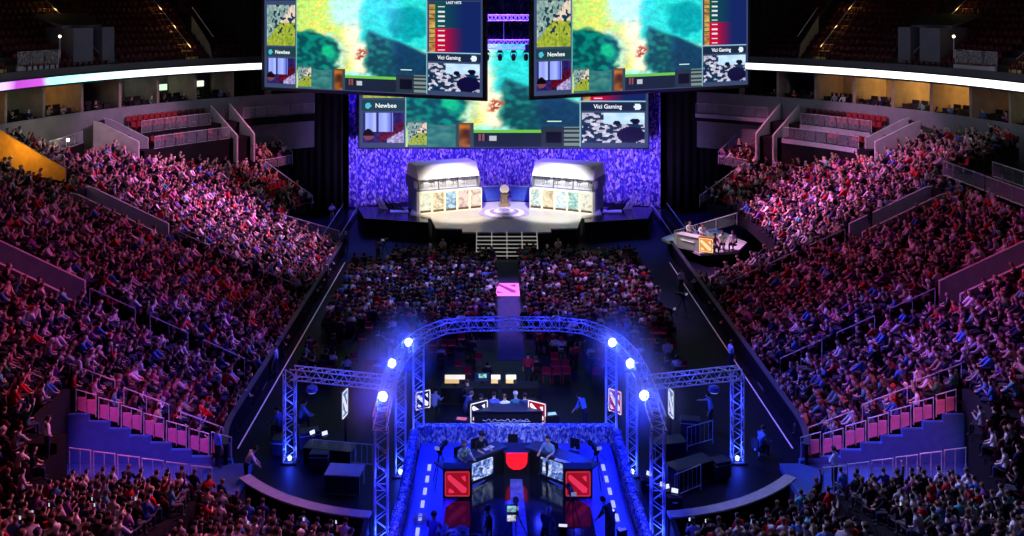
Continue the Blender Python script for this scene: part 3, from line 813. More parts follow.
def big_screen(label,a,b,z,ratio=.36,t=.3):
    """a, b: plan points of the lower left and lower right corner seen from the hall"""
    a=Vector(a);b=Vector(b); w=(b-a).length; h=w*ratio; rz=math.atan2(b.y-a.y,b.x-a.x)
    r=empty('projection_screen',label,'screen',(a.x,a.y,z),rz,'big screens over the stage')
    me=bpy.data.meshes.new('picture'); vs=[];fs=[]
    # one small face per picture cell so that every cell keeps one flat colour
    for j in range(NV+1):
        for i in range(NU+1): vs.append((w*i/NU,-.02,h*(1-j/NV)))
    for j in range(NV):
        for i in range(NU):
            q=j*(NU+1)+i; fs.append((q,q+NU+1,q+NU+2,q+1))
    nb=len(vs); vs+=[(0,.04,0),(w,.04,0),(w,.04,h),(0,.04,h)]
    fs.append((nb,nb+1,nb+2,nb+3)); 
    me.from_pydata(vs,[],fs); at=me.color_attributes.new('Col','FLOAT_COLOR','CORNER')
    col=np.repeat(FEED.reshape(-1,4),4,axis=0); col=np.concatenate([col,np.tile([[.02,.02,.03,1]],(4,1))])
    at.data.foreach_set('color',col.astype(np.float32).ravel()); me.materials.append(scr_m); me.update()
    o=bpy.data.objects.new('picture',me); C.objects.link(o); o.parent=r
    for nm,c,d in (('frame',(w/2,.12,-t/2),(w+2*t,.36,t)),('frame',(w/2,.12,h+t/2),(w+2*t,.36,t)),('frame',(-t/2,.12,h/2),(t,.36,h)),('frame',(w+t/2,.12,h/2),(t,.36,h))):
        MB().box(c,d).build(nm,bezel,r)
    MB().box((w/2,.22,h/2),(w,.2,h)).build('back_panel',black,r)
    for k in range(3):
        MB().tube([(w*(.15+.35*k),.2,h+t),(w*(.15+.35*k),.2,31-z)],.03,5).build('hanging_cable',steel,r)
    h0=h; h=h*.47/.36
    text_mesh('Newbee',h*.046,txt_m,r,(w*.092,-.05,h*(1-.69)))
    text_mesh('Vici Gaming',h*.043,txt_m,r,(w*.86,-.05,h*(1-.697)))
    text_mesh('LAST HITS',h*.03,txt_m,r,(w*.88,-.05,h*(1-.258)))
    return r
big_screen('wide screen hanging on the sequin curtain behind the stage, partly hidden by two others',(-14.0,91.3),(13.75,91.3),6.1,t=.1)
big_screen('angled hanging screen, opposite analyst desk, showing a green game view',(-22.2,87.6),(-1.95,78.2),12.28)
big_screen('angled hanging screen, analyst desk side, showing a green game view',(2.25,78.7),(22.9,89.7),12.33)

# ---------------------------------------------------------------- hung trusses and moving heads between the screens
def truss(mbs, pts, size, bay=.55, r=.028, rl=.014, up=Vector((0,0,1))):
    """adds a four-chord truss along pts: mbs = four chord builders + lattice builder"""
    P=[Vector(p) for p in pts]; n=len(P); ch=[[],[],[],[]]
    for i in range(n):
        t=(P[min(i+1,n-1)]-P[max(i-1,0)]).normalized()
        a=up if abs(t.dot(up))<.95 else Vector((0,1,0))
        u=t.cross(a).normalized(); w=u.cross(t).normalized(); h=size/2
        for k,(p,q) in enumerate(((-1,-1),(1,-1),(1,1),(-1,1))): ch[k].append(P[i]+u*h*p+w*h*q)
    for k in range(4): mbs[k].tube(ch[k],r,6)
    for i in range(n-1):
        L=(P[i+1]-P[i]).length; m=max(1,round(L/bay))
        for k in range(4):
            A0_,A1_=ch[k][i],ch[k][i+1]; B0,B1=ch[(k+1)%4][i],ch[(k+1)%4][i+1]
            for j in range(m):
                t0,t1=j/m,(j+.5)/m; t2=(j+1)/m
                mbs[4].tube([A0_.lerp(A1_,t0),B0.lerp(B1,t1)],rl,4); mbs[4].tube([B0.lerp(B1,t1),A0_.lerp(A1_,t2)],rl,4)
            mbs[4].tube([A0_,B0],rl,4)
    return ch
def truss_thing(name,label,pts,size,group,loc,bay=.55,r=.028,rl=.014,mat=None,base=None):
    o=empty(name,label,'truss',loc,0,group); m=mat or alu
    mbs=[MB() for _ in range(5)]; truss(mbs,[Vector(p)-Vector(loc) for p in pts],size,bay,r,rl)
    for k in range(4): mbs[k].build('chord',m,o)
    mbs[4].build('lattice',m,o)
    if base: MB().box((0,0,base/2),(size+.25,size+.25,base)).build('base_plate',black,o,bevel=.01)
    return o
truss_thing('lighting_truss','white lit upper lighting truss between the two hanging screens',[(-5,86,18.7),(5,86,18.7)],.5,'trusses over the stage',(0,86,18.7),bay=.7,r=.05,rl=.03,mat=white)
t2=truss_thing('lighting_truss','lower lighting truss carrying four moving lamps between the hanging screens',[(-5,86,16.3),(5,86,16.3)],.75,'trusses over the stage',(0,86,16.3),bay=.8,r=.05,rl=.03,mat=white)
for x,w in ((-2.1,.9),(2.2,.9)):
    o=empty('speaker_box','black box hung on the lower truss beside %s hanging screen'%('the analyst side' if x>0 else 'the opposite'),'speaker',(x,85.5,15.95),0,'truss boxes')
    MB().box((0,0,0),(w,.5,.7)).build('cabinet',black,o,bevel=.03); MB().tube([(0,.1,.35),(0,.3,.6)],.03,6).build('clamp',black,o)
lens_m=pm('lamp_lens',(.3,.35,.4),.1,emit=(.6,.8,1),es=.15)
def moving_head(label,loc,group):
    o=empty('moving_head_lamp',label,'stage light',loc,0,group)
    MB().box((0,0,-.10),(.42,.34,.20)).build('base',black,o,bevel=.03)
    mb=MB()
    for s in(-1,1): mb.prism([(s*.24,-.08,-.18),(s*.24,.08,-.18),(s*.24,.06,-.62),(s*.24,-.06,-.62)],(s*.05,0,0))
    mb.box((0,0,-.2),(.56,.16,.05)); mb.build('yoke',black,o)
    rot=Matrix.Rotation(math.radians(35),3,'X')
    hd=MB().lathe([(.10,.30),(.19,.20),(.21,.0),(.20,-.22),(.17,-.33)],(0,-.02,-.60),14,rot=rot).build('head',black,o,smooth=False)
    MB().lathe([(.15,-.345),(.15,-.33)],(0,-.02,-.60),14,rot=rot).build('lens',lens_m,hd)
    MB().tube([(0,0,0),(0,0,.16)],.03,6).build('clamp',steel,o)
    return o
for k,px in enumerate((487,500,513.5,526)):
    moving_head(['first','second','third','fourth'][k]+' moving lamp under the lower truss, counting towards the analyst desk side',((px-VPX)*86/F+CAM[0],86,15.75),'moving lamps over the stage')

# ---------------------------------------------------------------- stage
ZS=1.6
deck_m=pm('stage_deck',(.50,.46,.42),.35,var=.08,vs=1.5,spec=.5)
st=empty('stage','pale lit stage deck with wide steps before the sequin curtain','stage',(0,84,0))
mb=MB(); poly=[(-3.6,76.6),(3.6,76.6),(3.6,77.7),(5.8,77.9),(6.5,81.8),(8.4,83),(8.4,90),(-8.4,90),(-8.4,83),(-6.5,81.8),(-5.8,77.9),(-3.6,77.7)]
mb.prism([(x,y-84,ZS-.12) for x,y in poly],(0,0,.12)); mb.build('deck',deck_m,st)
mb=MB(); sk=[(x*.985,y+.06*(1 if y<84 else -1)-84,0) for x,y in poly]; mb.prism(sk,(0,0,ZS-.125)); mb.build('skirt',black,st)
nos=pm('step_nosing_white',(.8,.8,.78),.5,emit=(.9,.88,.8),es=.25)
stp=empty('stage_steps','broad black steps with white edges leading up to the stage','steps',(0,75.7,0))
N=6; mbk=MB()
for k in range(N):
    z1=ZS*(k+1)/(N+1); y0=-1.05+k*.3
    mbk.box((0,(y0+.9)/2,z1-ZS/(N+1)/2),(4.9,.9-y0,ZS/(N+1)))
mbk.build('tread_block',black,stp)
for k in range(N+1):
    z1=ZS*(k+1)/(N+1)
    if k<N: MB().box((0,-1.07+k*.3,z1-.035),(4.9,.03,.075)).build('edge_strip',nos,stp)
for x in (-2.42,-1.21,0,1.21,2.42):
    mb=MB(); mb.prism([(x-.035,-1.1,0),(x-.035,-1.1,.30),(x-.035,.72,ZS+.05),(x-.035,.9,ZS+.05),(x-.035,.9,ZS-.1)],(.07,0,0)); mb.build('divider',nos,stp)
# side ramps
for sd in(-1,1):
    s2='analyst desk side' if sd>0 else 'opposite analyst desk'
    o=empty('stage_wing','dark wing platform joining the stage on the '+s2,'platform',(sd*9.4,82,0),0,'stage wings')
    mb=MB(); mb.prism([(x*sd-sd*9.4,y-82,0) for x,y in ((6.6,80.0),(12.2,81.6),(13.4,86),(8.6,86),(8.6,82.9),(6.7,81.7))],(0,0,1.55)); mb.build('body',blackgloss,o)
    mb=MB(); mb.tube([(sd*(6.6-9.4),-2.05,1.58),(sd*(12.2-9.4),-.45,1.58)],.03,5); mb.build('edge_strip',pm('wing_edge',(.25,.25,.3),.5),o)
    f=empty('fin_array','row of pointed pale fins beside the team booth on the '+s2,'stage decoration',(sd*9.7,84.4,1.55),0,'stage fins')
    for k in range(6):
        a=k/5; MB().prism([(sd*(-.9+.42*k),-.3+.22*k,0),(sd*(-.5+.42*k),-.1+.22*k,0),(sd*(.1+.45*k),.35+.2*k,.75+.12*k)],(0,.06,.01)).build('fin',black if k<4 else white,f)
    MB().prism([(sd*-1.2,-.75,0),(sd*.5,-.8,0),(sd*.6,.1,0),(sd*-1,.1,0)],(0,0,.09)).build('base',white,f)
    d=empty('floor_ramp','long dark ramp beside the stage on the '+s2,'ramp',(sd*12.3,82.6,0),0,'stage ramps')
    MB().prism([(sd*1.6,-5.4,0),(sd*2.6,-5.2,0),(sd*2.9,6.4,0),(sd*1.4,6.0,0)],(0,0,.7)).build('ramp_deck',blackgloss,d)
    for q in(1.3,2.75): MB().tube([(sd*q,-5.4,1.05),(sd*q,6,1.35)],.03,5).build('handrail',steel,d)
# floor ornament and trophy
orn=empty('floor_ornament','round purple and white stepped ornament in the middle of the stage','stage decoration',(-.15,83.3,ZS))
for k,(r,h,c) in enumerate(((2.2,.07,(.40,.30,.62)),(1.75,.14,(.78,.72,.85)),(1.3,.21,(.36,.25,.60)),(.9,.28,(.80,.76,.86)),(.5,.34,(.42,.32,.62)))):
    MB().lathe([(r,0.01 if k==0 else h-.07),(r,h-.02),(r-.03,h)],(0,0,0),32).build('disc',pm('ornament_%d'%k,c,.4,var=.1,vs=5),orn)
tr=empty('trophy_stand','gold trophy shield on a tapering stand between the two booths','trophy',(-.1,86.2,ZS))
MB().lathe([(.55,0),(.55,.15),(.38,.22),(.34,.9),(.42,1.0),(.42,1.08)],(0,0,0),8).build('pedestal',pm('pedestal_bronze',(.30,.22,.10),.4,.3,var=.2,vs=4),tr)
MB().lathe([(.05,-.06),(.34,-.05),(.42,0),(.34,.05),(.12,.09),(.02,.1)],(0,0,1.55),18,rot=Matrix.Rotation(PI/2,3,'X')).build('shield',pm('trophy_pale_gold',(.85,.75,.45),.25,.4,emit=(1,.9,.6),es=.3),tr)
MB().prism([(-.22,-.06,1.06),(.22,-.06,1.06),(.1,-.06,1.25),(-.1,-.06,1.25)],(0,.12,0)).build('cradle',pm('pedestal_bronze',(.3,.22,.1)),tr)
bluepan=pm('blue_stage_panel',(.05,.09,.42),.5,var=.15,vs=3)
for sd in(-1,1):
    o=empty('low_wall_panel','low blue wall behind the trophy on the '+('analyst desk side' if sd>0 else 'opposite analyst desk'),'wall panel',(sd*1.55,88.2,ZS),-sd*.22,'low blue stage walls')
    MB().box((0,0,.7),(2.0,.25,1.3),).build('panel',bluepan,o,bevel=.03); MB().box((0,0,1.4),(2.08,.34,.08)).build('coping',pm('coping_grey',(.3,.32,.42),.5),o); MB().box((0,-.05,.03),(2.04,.36,.08)).build('plinth',black,o)
# ---------------------------------------------------------------- team booths
def art_mat(name,a,b,c,sc,seed):
    m=bpy.data.materials.new(name); m.use_nodes=True; nt=m.node_tree; N=nt.nodes; L=nt.links; p=N['Principled BSDF']
    tc=N.new('ShaderNodeTexCoord'); mp=N.new('ShaderNodeMapping'); mp.inputs['Location'].default_value=(seed*3.7,seed*1.3,seed*2.1); L.new(tc.outputs['Object'],mp.inputs['Vector'])
    n=N.new('ShaderNodeTexNoise'); n.inputs['Scale'].default_value=sc; n.inputs['Detail'].default_value=3; n.inputs['Distortion'].default_value=1.2; L.new(mp.outputs['Vector'],n.inputs['Vector'])
    r=N.new('ShaderNodeValToRGB'); e=r.color_ramp.elements; e[0].position=.36; e[0].color=(*c,1); e[1].position=.62; e[1].color=(*a,1); k=e.new(.47); k.color=(*b,1)
    L.new(n.outputs['Fac'],r.inputs['Fac']); L.new(r.outputs['Color'],p.inputs['Emission Color']); p.inputs['Emission Strength'].default_value=.9; p.inputs['Base Color'].default_value=(.1,.1,.1,1)
    return m
booth_white=pm('booth_white_panel',(.86,.84,.82),.45,var=.03,vs=2)
booth_grey=pm('booth_grey_panel',(.16,.16,.20),.45,var=.08,vs=3)
cream=pm('booth_cream_frame',(.80,.70,.48),.45,emit=(.9,.75,.4),es=.15)
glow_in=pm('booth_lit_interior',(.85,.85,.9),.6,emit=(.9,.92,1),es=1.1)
glassm=bpy.data.materials.new('booth_glass_sheen'); glassm.use_nodes=True
gp=glassm.node_tree.nodes['Principled BSDF']; gp.inputs['Base Color'].default_value=(.95,.97,1,1); gp.inputs['Alpha'].default_value=.20; gp.inputs['Roughness'].default_value=.25  # whitish tint puts the reflected stage light into the glass colour
ARTS=[((.92,.90,.72),(.80,.84,.62),(.45,.48,.28)),((.95,.86,.62),(.85,.68,.42),(.45,.30,.12)),((.55,.85,.95),(.25,.5,.75),(.06,.12,.22)),((.95,.75,.68),(.85,.60,.42),(.55,.22,.25)),((.95,.82,.66),(.88,.62,.45),(.5,.30,.16)),
      ((.88,.94,.82),(.62,.82,.72),(.30,.42,.30)),((.95,.84,.55),(.82,.62,.30),(.45,.28,.10)),((.92,.97,.97),(.75,.9,.92),(.4,.62,.66)),((.72,.92,.84),(.25,.62,.52),(.05,.20,.18)),((.95,.88,.68),(.75,.80,.62),(.5,.30,.20))]
def booth(sd):
    nm='booth'; ang=-sd*math.radians(23.5); cx=sd*4.85; cy=83.95
    side=sname(sd)
    o=empty('team_booth','white roofed team booth with lit windows and five art panels, '+side,'booth',(cx,cy,ZS),ang,'team booths')
    w=5.9; h=w/2
    MB().prism([(-h,0.08,0),(-h,0.08,2.08),(-h,.7,2.08),(-h,.7,0)],(w,0,0)).build('base_wall',booth_white,o)
    for k in range(5):
        x=-h+w*(k+.5)/5; i=k+(5 if sd>0 else 0)
        f=MB()
        for xx in (x-w/10+.045,x+w/10-.045): f.box((xx,0,1.04),(.09,.1,2.08))
        f.box((x,0,2.04),(w/5,.1,.09)); f.box((x,0,.05),(w/5,.1,.10))
        fr=f.build('panel_frame',cream,o)
        MB().box((x,.03,1.06),(w/5-.17,.06,1.9)).build('art_panel',art_mat('art_panel_%d'%i,*ARTS[i],1.7,i+1),fr)
        MB().box((x,-.012,.24),(w/5-.2,.03,.2)).build('name_strip',pm('name_strip_dark',(.10,.07,.05),.6,var=.5,vs=9),fr)
    wu=5.6; hu=wu/2; dx=-sd*-.0
    # interior: floor, rear wall whose own glow stands in for the interior light; glazing in three bays
    MB().box((0,2.2,2.12),(wu,3.1,.08)).build('upper_floor',booth_white,o)
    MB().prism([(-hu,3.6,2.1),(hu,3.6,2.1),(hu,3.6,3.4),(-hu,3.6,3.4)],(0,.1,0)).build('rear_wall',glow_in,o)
    g=[(.62,2.16),(.78,3.3)]
    for k in range(3):
        x0=-hu+.05+(wu-.1)*k/3; x1=-hu+.05+(wu-.1)*(k+1)/3
        wf=MB()
        for xx in(x0,x1): wf.prism([(xx-.04,.58,2.12),(xx+.04,.58,2.12),(xx+.04,.76,3.3),(xx-.04,.76,3.3)],(0,.09,0))
        wf.box(((x0+x1)/2,.66,2.17),(x1-x0,.12,.08)); fr=wf.build('window_frame',booth_grey,o)
        MB().prism([(x0+.04,.62,2.2),(x1-.04,.62,2.2),(x1-.04,.79,3.3),(x0+.04,.79,3.3)],(0,.012,0)).build('pane',glassm,fr)
    MB().prism([(-hu-.08,.38,3.28),(-hu-.08,1.15,4.55),(-hu-.08,3.3,4.55),(-hu-.08,3.9,3.28)],(wu+.16,0,0)).build('roof',booth_white,o)
    for s in(-1,1):
        MB().prism([(s*hu,.4,2.05),(s*hu,.15,2.7),(s*hu,.40,3.27),(s*hu,3.8,3.27),(s*hu,4.1,2.7),(s*hu,3.8,2.05)],(s*.1,0,0)).build('end_panel',booth_grey,o)
        MB().prism([(s*(hu+.1),.7,2.3),(s*(hu+.1),.5,2.68),(s*(hu+.1),.75,3.05),(s*(hu+.1),1.5,3.05),(s*(hu+.1),1.7,2.68),(s*(hu+.1),1.5,2.3)],(s*.03,0,0)).build('end_badge',white,o)
        MB().prism([(s*hu,.75,0),(s*hu,3.4,0),(s*hu,3.4,2.05),(s*hu,.75,2.05)],(s*.06,0,0)).build('side_wall',booth_grey,o)
    # players' desk, monitors and players stand inside as things of their own
    M=Matrix.Translation((cx,cy,ZS))@Matrix.Rotation(ang,4,'Z')
    dk=empty('player_desk','white desk inside the team booth on the '+side,'desk',M@Vector((0,1.55,2.16)),ang,'player desks')
    MB().box((0,0,.70),(5.2,.7,.05)).build('top',booth_white,dk)
    for x in(-2.5,0,2.5): MB().box((x,0,.34),(.06,.6,.68)).build('leg',booth_grey,dk)
    for k in range(5):
        x=-2.1+1.05*k
        wh=['first','second','third','fourth','fifth'][k]
        m=empty('monitor','%s black monitor from the trophy end in the booth, %s'%(wh if sd>0 else ['fifth','fourth','third','second','first'][k],sname(sd)),'monitor',M@Vector((x,1.42,2.885)),ang,'booth monitors')
        MB().box((0,0,.28),(.56,.04,.34)).build('casing',black,m); MB().box((0,.03,.08),(.05,.04,.16)).build('stand',black,m); MB().box((0,.03,.01),(.22,.18,.02)).build('foot',black,m)
        p=M@Vector((x,2.15,2.16))
        person('player %s from the trophy end seated behind a monitor in the booth, %s'%(wh if sd>0 else ['fifth','fourth','third','second','first'][k],sname(sd)),p,ang+PI,'sit_desk',(.45,.02,.04) if sd<0 else (.03,.05,.12),detail=1,name='player',cat='person',group='players in the booths')
        cq=M@Vector((x,2.22,2.16))
        ch=empty('player_chair','dark chair of the %s player from the trophy end, %s'%(wh if sd>0 else ['fifth','fourth','third','second','first'][k],sname(sd)),'chair',cq,ang+PI,'player chairs')
        MB().box((0,0,.40),(.46,.46,.07)).build('seat',black,ch,bevel=.02); MB().box((0,-.27,.78),(.44,.06,.6)).build('backrest',black,ch,bevel=.02); MB().lathe([(.26,0),(.26,.03),(.04,.08),(.04,.37)],(0,0,0),10).build('pedestal',black,ch)
booth(-1); booth(1)
for o in [o for o in bpy.data.objects if o.parent is None and o.name.startswith('team_booth')]: o.scale=(1,1,.89)
for o in [o for o in bpy.data.objects if o.parent is None and o.name.split('.')[0] in ('player_desk','monitor','player','player_chair')]:
    o.location.z=ZS+(o.location.z-ZS)*.89; o.scale=(.88,.88,.88)

# ---------------------------------------------------------------- truss arena round the broadcast desk
ZR=4.6; TS=.5
def ringp(px,py): p=W(px,py,ZR); return p
half=[(5.2,35.2),(5.25,37.6),(5.25,40.0),(5.1,41.8),(4.75,43.4),(4.15,44.7),(3.4,45.6),(2.2,46.0),(0,46.1)]
full=[(-x,y) for x,y in half]+[(x,y) for x,y in half[-2::-1]]
ring_o=truss_thing('ring_truss','horseshoe of blue lit overhead truss round the broadcast desk',[(x,y,ZR) for x,y in full],TS,'truss frame round the broadcast desk',(0,42,ZR),bay=.62,r=.03,rl=.017)
def column(label,x,y,z1,size=.48,z0=.0,light=True):
    o=truss_thing('truss_column',label,[(x,y,z0+.06),(x,y,(z0+z1)/2),(x,y,z1)],size,'truss frame round the broadcast desk',(x,y,z0),bay=.66,base=.06)
    if light:
        MB().lathe([(.07,.06),(.09,.16),(.07,.22)],(0,0,0),10).build('uplight',pm('uplight_glow',(.2,.3,.9),.4,emit=(.35,.5,1),es=5),o)
    return o
cols=[]
for sd in(-1,1):
    s=sname(sd)
    column('front truss column of the horseshoe, '+s,sd*5.15,35.4,ZR-.3); cols.append((sd*5.15,35.4,0))
    column('middle truss column half way along the horseshoe, '+s,sd*4.95,40.6,ZR-.3,.42); cols.append((sd*4.95,40.6,0))
    column('rear truss column beside the mixing desks, '+s,sd*4.45,43.85,ZR-.3); cols.append((sd*4.45,43.85,0))
    column('outer truss column near the barrier, '+s,sd*9.95 if sd<0 else 9.75,41.8,3.95); cols.append(((sd*9.95 if sd<0 else 9.75),41.8,0))
    truss_thing('truss_beam','horizontal truss beam out to the column near the barrier, '+s,[(sd*5.5,40.7,3.9),(sd*9.85,41.8,3.9)],.46,'truss frame round the broadcast desk',(sd*7.6,41.2,3.9),bay=.6,r=.03,rl=.017)
    # paddle shaped blue floodlight near each beam
    p=W(312 if sd<0 else 714,389,3.4)
    o=empty('flood_lamp','blue flood lamp hanging under the truss beam, '+s,'stage light',p,0,'beam flood lamps')
    MB().lathe([(.05,.14),(.22,.10),(.26,-.05),(.2,-.12)],(0,0,0),14).build('housing',pm('lamp_blue_housing',(.1,.16,.5),.4),o); MB().lathe([(.18,-.14),(.19,-.12)],(0,0,0),14).build('lens',pm('flood_lens',(.2,.3,.6),.2,emit=(.3,.45,1),es=1.5),o)
    MB().tube([(0,0,.12),(0,0,.3)],.02,5).build('clamp',steel,o)
# bright lamps on the ring
bright=pm('lamp_bright_blue_white',(.8,.9,1),.3,emit=(.55,.72,1.0),es=14)
LAMPS=[]
for sd,lst in ((-1,((408,343),(391,364),(382,397))),(1,((613,343),(631,364),(645,396)))):
    for k,(px,py) in enumerate(lst):
        p=W(px,py,ZR+.1)
        d=(Vector(CAM)-p); 
        o=empty('ring_lamp','bright blue white lamp on the horseshoe truss, %s from the desk front, %s'%(('third','second','first')[k],sname(sd)),'stage light',p,0,'lamps on the horseshoe truss')
        MB().lathe([(.08,-.22),(.16,-.18),(.2,.02),(.21,.06)],(0,0,0),14,rot=Vector((0,0,1)).rotation_difference(Vector((-p.x*.12,-.75,.66))).to_matrix()).build('housing',black,o)
        rt=Vector((0,0,1)).rotation_difference(Vector((-p.x*.12,-.75,.66))).to_matrix()
        MB().lathe([(.19,.05),(.18,.1),(.10,.14),(.01,.155)],(0,0,0),16,rot=rt).build('lens',bright,o,smooth=True)
        MB().tube([(0,0,-.1),(0,.12,-.36)],.03,6).build('clamp',steel,o)
        LAMPS.append(p)
# ---------------------------------------------------------------- emblem signs
def emblem(parent,w,h,field,mark,glow,depth=.04,name='emblem'):
    """square emblem: worn square field, diagonal blade from upper left to lower right, small blades in the other corners"""
    mb=MB(); x,z=w/2,h/2
    mb.prism([(-x,0,-z*.9),(-x*.93,0,-z),(x*.95,0,-z*.97),(x,0,-z*.85),(x*.97,0,z*.92),(x*.9,0,z),(-x*.92,0,z*.95),(-x,0,z*.8)],(0,depth,0))
    f=mb.build('emblem_field',field,parent)
    m=MB(); y=-.012
    m.prism([(-x*.80,y,z*.62),(-x*.62,y,z*.74),(x*.76,y,-z*.36),(x*.70,y,-z*.70),(x*.38,y,-z*.72),(-x*.74,y,z*.34)],(0,.02,0))
    m.prism([(x*.30,y,z*.56),(x*.66,y,z*.66),(x*.68,y,z*.16),(x*.52,y,z*.28)],(0,.02,0))
    m.prism([(-x*.66,y,-z*.36),(-x*.36,y,-z*.50),(-x*.22,y,-z*.70),(-x*.60,y,-z*.74),(-x*.72,y,-z*.62)],(0,.02,0))
    m.build('emblem_mark',mark,parent)
    e=MB()
    for c,d in (((0,y,z*.95),(w*.94,.02,h*.04)),((0,y,-z*.95),(w*.94,.02,h*.04)),((-x*.95,y,0),(w*.04,.02,h*.9)),((x*.95,y,0),(w*.04,.02,h*.9))): e.box(c,d)
    e.build('emblem_border',glow,parent)
red_f=pm('emblem_deep_red',(.1,.0,.005),.5,emit=(.30,.004,.010),es=1.0,var=.2,vs=6)
red_m=pm('emblem_bright_red',(.2,.01,.03),.5,emit=(.80,.03,.09),es=1.0)
red_b=pm('emblem_border_red',(.2,.01,.02),.5,emit=(.45,.03,.05),es=1.0)
wht_m=pm('emblem_white',(.3,.3,.3),.5,emit=(.95,.9,.88),es=1.0)
drk_f=pm('emblem_dark',(.02,.02,.025),.5)
# ---------------------------------------------------------------- broadcast desk platform
ZD=.30
dcs=pm('platform_blue_vinyl',(.07,.10,.60),.35,var=.12,vs=1.2,spec=.4)
pf=empty('desk_platform','low blue platform under the broadcast desk','platform',(0,37,0))
MB().prism([(-4.25,5.9,0),(4.25,5.9,0),(4.45,-7.5,0),(-4.45,-7.5,0)],(0,0,ZD)).build('platform_top',dcs,pf)
MB().prism([(-.75,3.3,ZD),(.75,3.3,ZD),(2.85,.4,ZD),(2.9,-7.4,ZD),(-2.9,-7.4,ZD),(-2.85,.4,ZD)],(0,0,.02)).build('dark_inlay',pm('black_mirror_floor',(.008,.010,.02),.12,spec=.6),pf)
MB().prism([(-.28,2.6,ZD+.02),(.22,2.6,ZD+.02),(.45,-7.4,ZD+.02),(-.35,-7.4,ZD+.02)],(0,0,.012)).build('cable_cover',pm('cable_cover_blue',(.10,.20,.52),.5,var=.5,vs=3),pf)
for sd in(-1,1):
    for k in range(6):
        x=sd*(3.72+.02*k); MB().box((x,3.6-.98*k,ZD+.02),(.14,.5,.03)).build('floor_dash',pm('floor_dash_white',(.8,.8,.85),.5,emit=(.8,.85,1),es=.55),pf)
frm=sequin_mat('silver_blue_fringe',(.08,.13,.62),(.85,.88,.95),13,.62)
def fringe(label,pts,h=1.05,ta=.16):
    """shaggy parapet: a thick rounded core covered with drooping strands"""
    o=empty('fringe_parapet',label,'parapet',(*pts[0],0),0,'fringed parapets round the broadcast desk')
    P=[Vector((p[0]-pts[0][0],p[1]-pts[0][1])) for p in pts]
    mb=MB(); st=MB()
    for i in range(len(P)-1):
        a,b=P[i],P[i+1]; d=(b-a); L=d.length; d.normalize(); n=Vector((-d.y,d.x))
        mb.prism([(*(a+n*ta),0),(*(b+n*ta),0),(*(b-n*ta),0),(*(a-n*ta),0)],(0,0,h))
        m=int(L/.045)
        for j in range(m):
            q=a+d*(L*(j+random.random())/m)
            for s in(-1,1):
                z=h+random.uniform(-.02,.05); out=random.uniform(.05,.16); zz=random.uniform(.25,.85)*h
                st.tube([(*(q+n*s*random.uniform(0,.1)),z),(*(q+n*s*(ta+out*.6)+d*random.uniform(-.05,.05)),z-.08),(*(q+n*s*(ta+out)+d*random.uniform(-.08,.08)),zz)],[.014,.012,.004],3)
    mb.build('core',frm,o); s=st.build('strands',frm,o); s['kind']='stuff'
    return o
fringe('shaggy silver blue parapet along the back of the broadcast desk platform',[(-4.5,43.05),(4.5,43.05)])
fringe('shaggy silver blue parapet flanking the desk platform, '+sname(-1),[(-4.55,42.9),(-4.5,38),(-4.75,29.6)],.95,.12)
fringe('shaggy silver blue parapet flanking the desk platform, '+sname(1),[(4.55,42.9),(4.5,38),(4.75,29.6)],.95,.12)
# V shaped desk
desk_m=pm('desk_dark_laminate',(.022,.025,.04),.35,var=.15,vs=3)
bd=empty('broadcast_desk','dark V shaped broadcast desk with red emblem ends and screen fronts','desk',(0,38,ZD))
TOPZ=.98
for sd in(-1,1):
    a=Vector((sd*.42,2.25)); b=Vector((sd*2.95,.35)); d=(b-a).normalized(); n=Vector((d.y*sd*-1,d.x*sd)) if sd>0 else Vector((-d.y*-1*-1,d.x*-1*-1))
    n=Vector((-d.y,d.x)); 
    if n.y<0: n=-n
    def q(u,v,z): p=a.lerp(b,u)+n*v; return (p.x,p.y,z)
    MB().prism([q(-.02,-.02,TOPZ),q(1.0,-.02,TOPZ),q(1.0,.78,TOPZ),q(-.02,.78,TOPZ)],(0,0,.06)).build('desk_top',desk_m,bd)
    MB().prism([q(0,.02,0),q(.97,.02,0),q(.97,.10,0),q(0,.10,0)],(0,0,TOPZ)).build('front_panel',black,bd)
    MB().prism([q(0,.0,TOPZ+.05),q(1,.0,TOPZ+.05),q(1,.05,TOPZ+.05),q(0,.05,TOPZ+.05)],(0,0,.06)).build('front_ledge',pm('ledge_blue_grey',(.05,.07,.14),.4),bd)
    sc=MB().prism([q(.24,-.05,.18),q(.74,-.05,.18),q(.74,-.05,.86),q(.24,-.05,.86)],(n.x*.06,n.y*.06,0)).build('front_screen',art_mat('desk_screen_art_%d'%sd,(.8,.88,1),(.12,.25,.75),(.01,.02,.12),4.2,5+sd),bd)
    # end pedestal with red emblem, facing the camera
    e=empty('end_panel','','',(sd*2.42,.05,.62)); 
    for kk in ('label','category'): del e[kk]
    e.parent=bd
    MB().box((0,.3,.0),(1.16,.5,1.16)).build('pedestal',black,e)
    emblem(e,1.0,1.0,red_f,red_m,red_b); 
cb=empty('centre_block','','',(0,1.85,0)); 
for kk in ('label','category'): del cb[kk]
cb.parent=bd
MB().prism([(-.55,0,0),(.55,0,0),(.62,.9,0),(-.62,.9,0)],(0,0,TOPZ+.04)).build('block',black,cb)
MB().prism([(-.46,-.07,1.02),(-.44,-.07,.62),(-.34,-.07,.44),(-.14,-.07,.33),(.14,-.07,.33),(.34,-.07,.44),(.44,-.07,.62),(.46,-.07,1.02)],(0,.06,0)).build('red_shield',pm('shield_red',(.3,.0,.01),.4,emit=(1.0,.012,.02),es=1.0),cb)
